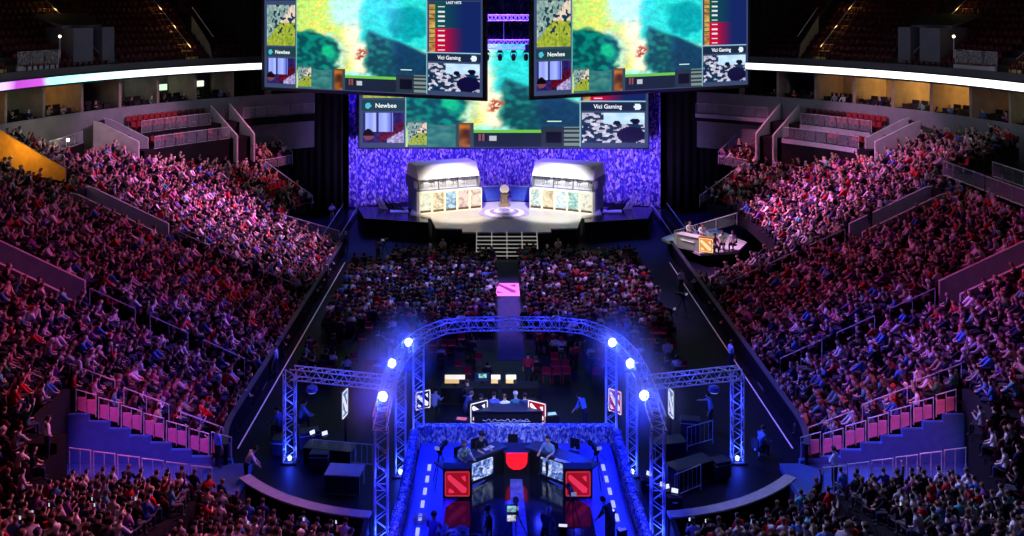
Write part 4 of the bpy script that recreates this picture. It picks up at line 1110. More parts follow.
# casters
def chair_thing(label,loc,rz,group,mat=None,scale=(1,1,1)):
    ch=empty('swivel_chair',label,'chair',loc,rz,group); ch.scale=scale; m=mat or black
    MB().box((0,0,.42),(.48,.46,.07)).build('seat',m,ch,bevel=.02); MB().box((0,-.27,.74),(.44,.05,.46)).build('backrest',m,ch,bevel=.02); MB().box((0,-.25,.5),(.06,.04,.2)).build('back_stem',steel,ch)
    MB().lathe([(.03,.08),(.03,.40)],(0,0,0),8).build('column',steel,ch)
    for k in range(5): MB().tube([(0,0,.08),(.27*math.cos(k*1.2566),.27*math.sin(k*1.2566),.04)],.02,5).build('foot',black,ch)
    return ch
for nm,px,py,rz,pose,sh,hr,hc in (('person in patterned white and green shirt seated at outer end of broadcast desk',462,461,PI+.55,'sit_desk',(.62,.70,.52),'short',HAIRS[4]),
                  ('person in black with dark cap seated at the broadcast desk, leaning on it',479,452,PI+.6,'sit_desk',(.012,.012,.014),'cap',(.012,.012,.014)),
                  ('person in a blue denim shirt seated at the broadcast desk, arms reaching forward',550,456,PI-.6,'sit_desk',(.20,.34,.55),'short',HAIRS[0])):
    p=W(px,py,ZD+.80); p.z=ZD+.16
    po=person(nm,p,rz,pose,sh,2,hr,hc,scale=1.12)
    if 'patterned' in nm:
        pm_=art_mat('patterned_shirt',(.75,.85,.55),(.30,.50,.25),(.03,.06,.04),9,2); b_=pm_.node_tree.nodes['Principled BSDF']; b_.inputs['Emission Strength'].default_value=0; r_=[l.from_socket for l in b_.inputs['Emission Color'].links][0]; pm_.node_tree.links.new(r_,b_.inputs['Base Color'])
        po.material_slots[1].link='OBJECT'; po.material_slots[1].material=pm_
    chair_thing('black swivel chair under the '+nm.split(' seated')[0],(p.x+math.sin(rz)*.03,p.y-math.cos(rz)*.03,ZD),rz,'desk chairs',scale=(1,1,1.32))
for lb,px,py,rz in (('empty black swivel chair on the analyst side of the broadcast desk',573,447,PI-.4),('empty black swivel chair at the middle of the broadcast desk behind the red shield',513,443,PI)):
    p=W(px,py,ZD+.7); chair_thing(lb,(p.x,p.y,ZD),rz,'desk chairs')
papm=pm('paper_white',(.7,.7,.75),.7,var=.1,vs=9)
for lb,px,py,n,rz in (('loose papers and laptop spread on the desk before the black clad person',490,448,2,.6),('loose papers spread on the desk beside the person in denim',561,461,3,-.6)):
    p=W(px,py,ZD+TOPZ+.07); o=empty('paper_sheets',lb,'papers',p,rz,'papers on the broadcast desk')
    for k in range(n): MB().box((k*.2-.15,.03*k,.008*k+.004),(.3,.21,.006),rz=.3*k).build('sheet',papm,o)
# ---------------------------------------------------------------- camera gear at the platform front
def tripod_camera(label,loc,rz,group,h=1.5):
    o=empty('tripod_camera',label,'camera',loc,rz,group)
    for k in range(3):
        q=2*PI*k/3+.5; MB().tube([(.05*math.cos(q),.05*math.sin(q),h-.1),(.5*math.cos(q),.5*math.sin(q),0)],[.022,.016],6).build('leg',black,o)
    MB().lathe([(.08,h-.12),(.1,h-.04),(.06,h+.02)],(0,0,0),10).build('head',black,o)
    MB().box((0,.05,h+.14),(.16,.46,.22)).build('body',black,o,bevel=.02)
    MB().lathe([(.07,.28),(.08,.40),(.11,.46),(.11,.62)],(0,0,h+.14),12,rot=Matrix.Rotation(-PI/2,3,'X')@Matrix.Identity(3)).build('lens',black,o)
    MB().box((0,-.3,h+.28),(.2,.04,.13)).build('viewfinder',pm('viewfinder_glow',(.2,.2,.25),.4,emit=(.5,.6,.9),es=.3),o)
    MB().tube([(.06,-.1,h),(.16,-.55,h-.12)],.014,5).build('pan_bar',black,o)
    return o
for lb,px,py,rz,h in (('tripod camera between the fringe and the dark desk floor, away from the analyst side',440,486,-.35,1.4),('tripod camera beside the fringe on the analyst desk side of the desk platform',596,486,.35,1.4),
                    ('tall tripod camera at the platform front, with its head near the cable cover',516,540,0,1.05),('large tripod camera at the platform front by the red emblem on the analyst side',572,538,.15,1.5)):
    p=W(px,py,ZD); tripod_camera(lb,p,rz,'tripod cameras round the desk',h)
mo=empty('monitor_stand','two small lit monitors one above the other on a stand before the desk','monitor',W(511.5,545,ZD))
MB().box((0,.02,.6),(.06,.06,1.2)).build('post',black,mo); MB().lathe([(.3,0),(.3,.03),(.04,.06)],(0,0,0),12).build('base',black,mo)
for z,c in ((1.02,(.85,.88,.95)),(1.36,(.35,.75,.8))):
    b=MB().box((0,-.03,z),(.36,.06,.27)).build('screen_case',black,mo); MB().box((0,-.065,z),(.32,.012,.22)).build('screen',art_mat('monitor_art_%.1f'%z,c,tuple(x*.6 for x in c),tuple(x*.15 for x in c),5,int(z*7)),b)
p=W(489,556,ZD); person('person in black jacket and dark cap standing in front of the broadcast desk',(p.x,p.y,ZD),1.9,'stand',(.010,.010,.013),2,'cap',(.012,.012,.015),scale=1.02)
p=W(545,556,ZD); person('camera operator with pale hair bent over gear at the platform front',(p.x,p.y,ZD),-.4,'stand_bend',(.05,.06,.12),2,'short',(.5,.45,.4),scale=.95)
p=W(432,548,ZD+.2); person('camera operator in a pink purple top low at the platform front, beside the fringe',(p.x,p.y,ZD),-.2,'sit_lean',(.5,.12,.5),2,'short',HAIRS[2])
p=W(612,545,ZD); person('operator in dark clothes leaning over a bright tablet at the front corner, analyst desk side',(p.x,p.y,ZD),.9,'stand_bend',(.02,.025,.05),2,'short',HAIRS[0])
for lb,px,py,z,em,rz in (('small bright tablet on a stand at the front corner of the desk platform',610,512,1.1,(.75,.85,1),.3),('long lit equipment display at the platform front, near the large tripod camera',563,527,1.0,(.9,.9,.85),-.1),('pale case lid lying at the platform corner below the fringe',622,531,.5,None,.4)):
    p=W(px,py,z+ZD); o=empty('equipment_unit',lb,'equipment',(p.x,p.y,ZD),rz,'operator equipment')
    MB().box((0,0,z/2),(.28,.28,z)).build('stand',black,o); MB().box((0,0,z+.03),(.36,.22,.06)).build('casing',black,o)
    MB().box((0,-.02,z+.066),(.3,.16,.012)).build('lit_face',pm('tablet_'+lb[:6],(.6,.6,.65),.4,emit=em or (.4,.4,.5),es=.9 if em else .15),o)
for px,py,k in ((441,531,0),(462,533,1),(420,520,2)):
    p=W(px,py,ZD+.1); o=empty('cable_coil',('coil of grey cable beside the pink clad operator','coil of grey cable nearer the black clad person at the platform front','coil of grey cable against the fringe at the platform front')[k],'cable',(p.x,p.y,ZD),0,'cable coils')
    pts=[(.26*math.cos(t*.6)*(1+.05*math.sin(t*3)),.26*math.sin(t*.6),.02+.018*t/3) for t in range(40)]
    MB().tube(pts,.02,5).build('loop',pm('cable_grey',(.35,.35,.45),.5),o)
    MB().tube([(.26,0,.03),(.5,.1,.02),(.7,-.05,.02)],.018,5).build('tail',pm('cable_grey',(.35,.35,.45)),o)
# ---------------------------------------------------------------- mixing desks behind the fringe
deskwarm=pm('lit_script_page',(.8,.75,.6),.6,emit=(1,.90,.62),es=.9); deskwarm2=pm('lit_page_amber',(.7,.5,.2),.6,emit=(.95,.62,.18),es=.75)
def table(label,x,y,w,d,group,mat=black,h=.76,rz=0):
    o=empty('work_table',label,'table',(x,y,0),rz,group)
    MB().box((0,0,h),(w,d,.05)).build('table_top',mat,o); MB().box((0,-d/2+.02,h/2),(w-.06,.03,h-.06)).build('front_skirt',black,o)
    for sx in(-1,1):
        for sy in(-1,1): MB().box((sx*(w/2-.06),sy*(d/2-.06),h/2),(.05,.05,h)).build('leg',steel,o)
    return o
table('long dark control table behind the lit pages, away from the analyst side',-2.2,48.2,2.9,.9,'control tables'); table('dark control table with two lit displays near the middle',.35,48.2,1.9,.9,'control tables')
for lb,px0,px1,py in (('broad lit warm page display on the control table away from the analyst side',443.5,465,384),('first of two small lit warm displays on the middle control table',490.5,501,384),('second of two small lit warm displays on the middle control table, analyst side',505.5,517,384)):
    a=W(px0,py,1.15); b=W(px1,py,1.15); w=b.x-a.x
    o=empty('lit_display',lb,'display',((a.x+b.x)/2,48.2,.785),0,'warm lit displays')
    MB().prism([(-w/2,-.12,.10),(w/2,-.12,.10),(w/2,.10,.52),(-w/2,.10,.52)],(0,.05,.0)).build('casing',black,o); MB().box((0,.02,.05),(.2,.2,.1)).build('foot',black,o)
    MB().prism([(-w/2+.03,-.125,.32),(w/2-.03,-.125,.32),(w/2-.03,-.02,.50),(-w/2+.03,-.02,.50)],(0,.01,.002)).build('upper_page',deskwarm,o)
    MB().prism([(-w/2+.03,-.19,.14),(w*.2,-.19,.14),(w*.2,-.125,.31),(-w/2+.03,-.125,.31)],(0,.01,.002)).build('lower_page',deskwarm2,o)
p=W(482,383,1.1); o=empty('control_screen','dim control screen with small green picture between the lit warm displays','display',(p.x,48.4,.785),0)
MB().box((0,0,.3),(.75,.06,.42)).build('casing',pm('dark_blue_casing',(.03,.05,.14),.4),o); MB().box((.02,-.036,.38),(.4,.012,.2)).build('picture',art_mat('green_picture',(.5,.95,.8),(.15,.6,.5),(.02,.12,.1),4,3),o); MB().box((0,0,.05),(.2,.2,.1)).build('foot',black,o)
fd=empty('front_console','long black console with faint pale lettering strip behind the fringe','desk',(W(506,412,.95).x,44.9,0))
MB().prism([(-1.75,-.25,0),(1.75,-.25,0),(1.75,.55,0),(-1.75,.55,0)],(0,0,.95)).build('body',black,fd); MB().box((0,.15,.97),(3.6,.9,.05)).build('top',desk_m,fd,bevel=.01)
sq=MB()
pts=[(x,-.262,.55+.07*math.sin(x*21)*(.6+.4*math.sin(x*7))) for x in np.linspace(-1.1,1.1,90)]
sq.tube(pts,.014,4); sq.tube([(-1.0,-.262,.42),(1.15,-.262,.50)],.012,4); sq.build('script_lettering',pm('dim_script',(.3,.33,.5),.5,emit=(.3,.35,.7),es=.25),fd)
def sign(label,loc,rz,w,h,field,mark,glow,group=None,tilt=0,post=True):
    o=empty('emblem_sign',label,'sign',loc,rz,group or 'emblem signs')
    e=empty('panel','','',(0,0,h/2+.15))
    for kk in('label','category'): del e[kk]
    e.parent=o; e.rotation_euler=(tilt,0,0)
    emblem(e,w,h,field,mark,glow); MB().box((0,.09,0),(w+.06,.1,h+.06)).build('casing',black,e)
    if post: MB().box((0,.1,.09),(w*.6,.3,.18)).build('foot',black,o)
    return o
p=W(479,424,.3); sign('white edged emblem panel at the console end away from the analyst side',(p.x,p.y,.25),.55,.95,.95,drk_f,wht_m,wht_m)
p=W(537,424,.3); sign('red and white emblem panel at the console end towards the analyst side',(p.x,p.y,.25),-.55,.95,.95,red_f,wht_m,wht_m)
p=W(437,423,.3); sign('black and white emblem panel beside the rear truss column away from the analyst side',(p.x-.65,p.y-.2,.9),.5,.75,.85,drk_f,wht_m,wht_m)
p=W(616,424,.3); sign('red and white emblem panel beside the rear truss column on the analyst side',(p.x,p.y+.4,.5),-.75,.75,1.1,red_f,wht_m,wht_m)
p=W(345,420,1.2); sign('narrow upright white emblem seen edge on under the truss beam, away from the analyst side',(p.x,p.y,1.2),1.34,.62,1.2,pm('emblem_teal',(.05,.2,.2),.5,emit=(.05,.16,.16),es=1),wht_m,wht_m,post=False)
p=W(671,420,1.2); sign('narrow upright white emblem seen edge on under the truss beam, analyst desk side',(p.x,p.y,1.2),-1.38,.62,1.25,pm('emblem_teal',(.05,.2,.2)),wht_m,wht_m,post=False)
for sd,px in ((-1,345),(1,671)):
    p=W(px,420,1.2); o=empty('sign_stand','black stand carrying the narrow white emblem, '+sname(sd),'stand',(p.x,p.y+.25,0),0,'sign stands')
    MB().box((0,0,.6),(.12,.12,1.2)).build('post',black,o); MB().box((0,0,.03),(.8,.6,.06)).build('base',black,o); MB().box((0,-.1,1.24),(.3,.3,.06)).build('cradle',black,o)
for lb,px,py,rz,pose,sh,hr,hc,z in (
   ('crew member in white lit top seated at the control tables beside the rear truss column',434,408,-.5,'sit_desk',(.6,.62,.7),'short',HAIRS[0],.45),
   ('crew member seated at the broad warm display, pale face turned',468,396,.5,'sit_lap',(.03,.03,.05),'short',HAIRS[2],.6),
   ('crew member in pale blue shirt seated at the long console',481,414,0,'sit_desk',(.55,.6,.85),'short',HAIRS[0],.5),
   ('crew member in deep blue shirt seated behind the console, between two pale shirts',494,412,0,'sit_desk',(.08,.12,.6),'short',HAIRS[0],.5),
   ('crew member in bright white shirt seated at the long console',505,414,.1,'sit_desk',(.85,.85,.85),'short',HAIRS[2],.5),
   ('crew member in dark teal seated at the console beside the white shirt',516,412,.1,'sit_desk',(.04,.16,.18),'cap',(.7,.7,.7),.5),
   ('crew member in dark clothes seated at the console end, pale face',524,414,-.2,'sit_lean',(.03,.05,.12),'short',HAIRS[0],.5),
   ('crew member in a red shirt standing in the dark audience behind the warm displays',528,386,0,'stand',(.55,.02,.08),'short',HAIRS[0],.0),
   ('crew member bending over red gear beside the console emblem',465,424,-.9,'stand_bend',(.04,.05,.1),'short',HAIRS[4],.2)):
    p=W(px,py,z); person(lb,(p.x,p.y,0),rz,pose,sh,2,hr,hc)
for lb,px,py,c in (('case with red lit top beside the console emblem, away from the analyst side',462,420,(.75,.15,.1)),('rack unit with green lit display beyond the console, analyst side',551,415,(.5,.8,.6)),('upright rack with amber and green lights behind the console',530,402,(.8,.7,.2))):
    p=W(px,py,.7); o=empty('flight_case',lb,'case',(p.x,p.y,0),random.uniform(-.3,.3),'flight cases')
    MB().box((0,0,.42),(.7,.55,.7)).build('body',black,o,bevel=.02); 
    for sx in(-1,1):
        for sy in(-1,1): MB().lathe([(.05,0),(.05,.07)],(sx*.27,sy*.2,0),8).build('castor',black,o)
    MB().box((0,-.05,.785),(.45,.25,.02)).build('lit_panel',pm('panel_%d'%px,c,.5,emit=c,es=.6),o)
p=W(586,414,.9); person('crew member in a blue top bent over beside the rear truss column, analyst side',(p.x,p.y+.3,0),.9,'stand_bend',(.15,.3,.7),2,'short',HAIRS[0])
# ---------------------------------------------------------------- sides of the floor: tables, rails, cases, crew
sidet=pm('table_cloth_blue',(.22,.26,.42),.6,var=.1,vs=3)
p=W(345,470,.76); table('small table with a pale blue top inside the barrier curve, away from the analyst side',p.x,p.y,1.5,1.0,'side tables',sidet,rz=-.1)
for lb,px,py,rz,w in (('long dark table along the truss side, away from the analyst desk',330,446,-.18,2.2),('dark equipment table below the outer column, analyst desk side',690,462,.5,2.0),('dark equipment table near the middle truss column, analyst desk side',668,440,.2,1.5)):
    p=W(px,py,.76); table(lb,p.x,p.y,w,.8,'side tables',desk_m,rz=rz)
for lb,px,py,n,rz in (('steel crowd rail crossing behind the pale blue table',345,455,4,-.18),('steel crowd rail leaning low near the curved barrier, analyst desk side',688,483,2,.6),('steel frame rail beside the crew member reaching out, analyst desk side',700,436,2,.5)):
    p=W(px,py,.5); o=empty('crowd_rail',lb,'rail',(p.x,p.y,0),rz,'floor rails'); L=.75*n
    MB().tube([(-L/2,0,0),(-L/2,0,1.05),(L/2,0,1.05),(L/2,0,0)],.025,6).build('frame',steel,o)
    MB().tube([(-L/2,0,.2),(L/2,0,.2)],.02,6).build('lower_bar',steel,o)
    for k in range(1,3*n): MB().tube([(-L/2+L*k/(3*n),0,.2),(-L/2+L*k/(3*n),0,1.05)],.01,4).build('bar',steel,o)
for lb,px,py,w in (('dark flight case behind the outer truss column, away from the analyst side',309,440,.9),('dark flight case beside the middle truss column, analyst desk side',690,428,.9),('low dark case on the floor inside the curved barrier, analyst desk side',720,470,.7),('dark flight case near the pale blue table, away from the analyst side',320,462,.8),('dark flight case by the floor line, away from the analyst side',281,448,.7)):
    p=W(px,py,.3); o=empty('flight_case',lb,'case',(p.x,p.y,0),random.uniform(-.4,.4),'flight cases')
    MB().box((0,0,.42),(w,.6,.7)).build('body',pm('case_black_blue',(.02,.025,.05),.4),o,bevel=.02); MB().box((0,0,.62),(w+.02,.62,.03)).build('trim',steel,o)
    for sx in(-1,1):
        for sy in(-1,1): MB().lathe([(.05,0),(.05,.07)],(sx*(w/2-.1),sy*.2,0),8).build('castor',black,o)
glowdot=pm('small_screen_glow',(.5,.55,.7),.4,emit=(.75,.8,1),es=1.2)
for i,(px,py) in enumerate(((314,435),(326,436),(668,483),(674,487),(661,481),(648,470))):
    p=W(px,py,.81); lb=('small lit %s on the side table, %s'%('laptop' ,('end nearer the outer column','middle of the long table','beside the low rail','nearest the curved barrier','below the truss','next to the front column')[i]))
    o=empty('laptop',lb,'laptop',(p.x,p.y,.785 if i<2 else .5),random.uniform(-1,1),'lit laptops')
    MB().box((0,0,.01),(.3,.2,.02)).build('keyboard',black,o); b=MB().prism([(-.15,.10,.02),(.15,.10,.02),(.15,.16,.2),(-.15,.16,.2)],(0,.01,0)).build('lid',black,o); MB().prism([(-.13,.098,.035),(.13,.098,.035),(.13,.15,.185),(-.13,.15,.185)],(0,.004,0)).build('screen',glowdot,b)
    if i>=2:
        q=empty('gear_box','low black gear box carrying a lit laptop, %s'%('beside the low rail','nearest the curved barrier','below the truss','next to the front column')[i-2],'case',(p.x,p.y,0),0,'gear boxes'); MB().box((0,0,.24),(.6,.45,.48)).build('body',black,q,bevel=.02); MB().box((0,-.23,.3),(.2,.03,.05)).build('handle',steel,q)
STAFF=(('steward in pale blue shirt standing against the side barrier, opposite analyst desk',276,377,0,PI*.5,'stand',(.40,.55,.90),'short',HAIRS[2],(.03,.04,.09)),
 ('steward in white shirt standing near the barrier before the stage, opposite analyst desk',325,285,0,PI,'stand',(.7,.7,.75),'short',HAIRS[0],None),
 ('steward in white shirt and tan trousers standing before the black drape beside the stage',332,222,0,PI+.3,'stand_folded',(.75,.73,.70),'short',HAIRS[0],(.35,.28,.18)),
 ('steward in a white shirt standing by the barrier below the analyst desk',681,294,0,PI+.4,'stand',(.6,.6,.68),'short',HAIRS[2],None),
 ('steward in pale blue shirt standing against the side barrier, analyst desk side',731,372,0,-PI*.4,'stand',(.40,.55,.90),'short',HAIRS[2],(.03,.04,.09)),
 ('security guard in a white shirt seated before the stage front, away from the analyst desk',443,255,0,PI,'sit_lap',(.8,.8,.8),'short',HAIRS[0],None),
 ('security guard in a white shirt seated before the stage front, analyst desk side',558,255,0,PI,'sit_lap',(.8,.8,.8),'short',HAIRS[0],None),
 ('crew member in blue shirt bent forward behind the outer truss column, opposite analyst desk',299,430,0,-1.2,'sit_lean',(.2,.4,.85),'short',HAIRS[0],None),
 ('crew member in dark blue sitting outside the outer truss column near the floor line',281,438,0,1.0,'sit_lean',(.08,.15,.4),'short',HAIRS[0],None),
 ('crew member in bright blue reaching out beside the outer truss column, analyst desk side',711,430,0,1.3,'stand_reach',(.22,.45,.85),'short',HAIRS[0],None),
 ('steward in a blue shirt seated on the floor side of the barrier, analyst desk side',759,458,0,-1.0,'sit_lean',(.15,.35,.8),'short',HAIRS[2],None),
 ('camera operator in dark clothes working beside the stage ramp, away from the analyst desk',378,262,0,-.3,'stand_camera',(.10,.11,.16),'short',HAIRS[0],None),
 ('stagehand in dark clothes at the side barrier near the stage, opposite analyst desk',346,252,0,PI,'stand',(.12,.13,.2),'short',HAIRS[3],None))
for lb,px,py,z,rz,pose,sh,hr,hc,tr_ in STAFF:
    p=W(px,py,z); person(lb,p,rz,pose,sh,2,hr,hc,trousers=tr_)
for (px,py,lb) in ((443,255,'white shirted guard away from the analyst desk'),(558,255,'white shirted guard on the analyst desk side')):
    p=W(px,py,0); chair_thing('black chair under the '+lb,(p.x,p.y+.02,0),PI,'guard chairs')
for (px,py,lb) in ((299,430,'blue shirted crew member behind the outer truss column'),(281,438,'dark blue clad crew member by the floor line'),(759,458,'blue shirted steward at the barrier')):
    p=W(px,py,0); chair_thing('black stool chair under the '+lb,(p.x,p.y,0),{299:-1.2,281:1.0,759:-1.0}[px],'crew chairs')
tripod_camera('tripod camera beside the stage ramp, away from the analyst desk',W(384,262,0),-.2,'stage side cameras',1.5)
tripod_camera('tripod camera in the dark side aisle of the floor audience, analyst desk side',W(683,316,0),.6,'stage side cameras',1.2)
tripod_camera('second tripod camera down the dark side aisle, analyst desk side',W(671,330,0),.6,'stage side cameras',1.1)
# carpet with emblem in the centre aisle
em=empty('aisle_banner','pink lit emblem banner lying across the centre aisle of the floor audience','banner',(W(507,289.5,.02).x,W(507,289.5,.02).y,.02))
e=MB(); e.box((0,0,.0),(1.72,2.9,.03)); e.build('cloth',pm('banner_pink',(.8,.22,.5),.6,emit=(1,.20,.62),es=.85),em)
m=MB(); dk_=pm('banner_dark_mark',(.3,.03,.2),.6,emit=(.42,.02,.25),es=.6)
m.prism([(-.7,1.1,.018),(-.5,1.2,.018),(.62,-.35,.018),(.6,-.75,.018),(.35,-.8,.018)],(0,0,.01)); m.prism([(.2,.95,.018),(.62,1.1,.018),(.6,.5,.018)],(0,0,.01)); m.prism([(-.72,-.4,.018),(-.25,-.75,.018),(-.7,-.9,.018)],(0,0,.01)); m.build('emblem_mark',dk_,em)
cr=MB(); cr.box((0,63.5,.006),(1.5,20,.012)); o=cr.build('aisle_carpet',pm('aisle_carpet_purple',(.05,.03,.12),.8,var=.2,vs=2)); tag(o,'dark purple carpet runner down the centre aisle of the floor audience','carpet')
# ---------------------------------------------------------------- analyst desk
ad=empty('analyst_platform','pale angular platform under the analyst desk beside the barrier','platform',(0,0,0))
pts=[W(661,238,1.0),W(676,232,1.0),W(716,228,1.0),W(747,242,1.0),W(738,251,1.0),W(700,253,1.0)]
MB().prism([(p.x,p.y,.78) for p in pts],(0,0,.2)).build('top',pm('analyst_platform_pale',(.55,.60,.48),.5,var=.06,vs=2),ad)
cx=sum(p.x for p in pts)/6; cy=sum(p.y for p in pts)/6
MB().prism([(cx+(p.x-cx)*.85,cy+(p.y-cy)*.85,0) for p in pts],(0,0,.78)).build('plinth',black,ad)
a=W(676,247,1.0); b=W(698,251.5,1.0); ang=math.atan2(b.y-a.y,b.x-a.x)
ak=empty('analyst_desk','grey green analyst desk with an orange emblem end panel','desk',((a.x+b.x)/2,(a.y+b.y)/2,.98),ang)
L=(b-a).length; deskg=pm('analyst_desk_grey_green',(.36,.42,.33),.5,var=.08,vs=2)
MB().prism([(-L/2,0,0),(L/2,0,0),(L/2,.1,1.0),(-L/2,.1,1.0)],(0,.12,0)).build('front_panel',deskg,ak); MB().box((0,.5,1.02),(L+.1,.9,.06)).build('desk_top',pm('analyst_desk_top',(.6,.62,.5),.4),ak); MB().box((-L/2,.4,.5),(.08,.75,1.0)).build('side_panel',pm('analyst_cream',(.7,.6,.4),.5),ak)
sq=MB(); sq.prism([(-L*.3,-.0,.72),(L*.32,.0,.66),(L*.3,.0,.60),(-L*.25,.0,.63)],(0,.06,0)); sq.build('pale_script',pm('analyst_script',(.8,.8,.75),.5,emit=(.9,.9,.8),es=.25),ak)
e=empty('end_panel','','',(L/2+.62,.12,.58)); 
for kk in('label','category'): del e[kk]
e.parent=ak; e.rotation_euler=(0,0,.22)
MB().box((0,.25,0),(1.2,.4,1.16)).build('pedestal',pm('orange_case',(.35,.15,.03),.5),e)
emblem(e,1.1,1.05,pm('emblem_orange',(.3,.12,.02),.5,emit=(.80,.30,.06),es=1),pm('emblem_cream',(.4,.35,.2),.5,emit=(1,.82,.45),es=1),pm('emblem_cream'	,(.4,.35,.2)))
for lb,px,py,sh,rz in (('analyst in a white shirt seated behind the analyst desk, nearer the stage',690,238,(.8,.8,.74),PI+.3),('analyst in a white shirt seated behind the analyst desk, nearer the orange emblem',703,240.5,(.78,.78,.72),PI+.2),('panelist in a pale shirt seated beyond the orange emblem on the analyst platform',724,243,(.7,.72,.66),PI-.3),('panelist in a tan top seated beside the orange emblem',716,246,(.5,.3,.2),PI+.1),('panelist in a pale top seated at the outer corner of the analyst platform',735,243.5,(.65,.68,.62),PI-.6)):
    p=W(px,py,1.65); hi=.38 if px<710 else 0; person(lb,(p.x,p.y+.5,.98+hi),rz,'sit_desk' if px<710 else 'sit_lap',sh,2,'short',HAIRS[0],scale=1.12); chair_thing('black swivel chair under the '+lb.split(' seated')[0]+', '+('nearer the stage' if px==690 else ('nearer the orange emblem' if px==703 else 'beside the emblem' if px==716 else 'mid platform' if px==724 else 'outer corner')),(p.x,p.y+.5,.98),rz,'analyst chairs',scale=(1,1,1.85 if px<710 else 1.05))
# ---------------------------------------------------------------- rails, balustrades
glass_b=bpy.data.materials.new('balustrade_glass'); glass_b.use_nodes=True
gb=glass_b.node_tree.nodes['Principled BSDF']; gb.inputs['Base Color'].default_value=(.75,.78,.85,1); gb.inputs['Alpha'].default_value=.10; gb.inputs['Roughness'].default_value=.15
def guard(label,p0,p1,group,h=.95,double=False,n=2,infill=False):
    p0=Vector(p0);p1=Vector(p1); o=empty('guard_rail',label,'rail',p0,0,group); d=p1-p0
    MB().tube([(0,0,0),(0,0,h),(d.x,d.y,d.z+h),(d.x,d.y,d.z)],.03,6).build('hoop',steel,o)
    if infill:
        for u in(.06,.54):
            a=d*u; b=d*(u+.40); MB().prism([(a.x,.04,a.z+.06),(b.x,.04,b.z+.06),(b.x,.04,b.z+.62),(a.x,.04,a.z+.70)],(0,.03,0)).build('infill_panel',pink_light_step,o)
    if double: MB().tube([(0,0,h*.5),(d.x,d.y,d.z+h*.5)],.018,5).build('middle_bar',steel,o)
    for k in range(1,n): MB().tube([(d.x*k/n,d.y*k/n,d.z*k/n),(d.x*k/n,d.y*k/n,d.z*k/n+h)],.018,5).build('post',steel,o)
    return o
def balustrade(label,pts,group,h=1.0,slab=True,panel=1.4):
    P=[Vector(p) for p in pts]; o=empty('glass_balustrade',label,'balustrade',P[0],0,group)
    Q=[p-P[0] for p in P]; r=[]
    MB().tube([q+Vector((0,0,h)) for q in Q],.035,6).build('top_rail',steel,o)
    for i in range(len(Q)-1):
        a,b=Q[i],Q[i+1]; L=(b-a).length; n=max(1,round(L/panel))
        for k in range(n):
            u,v=a.lerp(b,(k+.06)/n),a.lerp(b,(k+.94)/n); t=(b-a).normalized(); nn=Vector((-t.y,t.x,0))*.015
            MB().prism([u+Vector((0,0,.1)),v+Vector((0,0,.1)),v+Vector((0,0,h-.06)),u+Vector((0,0,h-.06))],nn).build('glass_panel',glass_b,o)
            MB().tube([a.lerp(b,k/n),a.lerp(b,k/n)+Vector((0,0,h))],.03,6).build('post',steel,o)
        MB().tube([b,b+Vector((0,0,h))],.03,6).build('post',steel,o)
    if slab:
        mb=MB()
        for i in range(len(Q)-1):
            a,b=Q[i],Q[i+1]; t=(b-a).normalized(); nn=Vector((-t.y,t.x,0))*.2
            mb.prism([a+Vector((0,0,-.35)),b+Vector((0,0,-.35)),b+Vector((0,0,.02)),a+Vector((0,0,.02))],nn)
        mb.build('slab_edge',pm('slab_edge_pale',(.42,.42,.45),.7,var=.1,vs=2),o)
    return o
ORDN=ORD
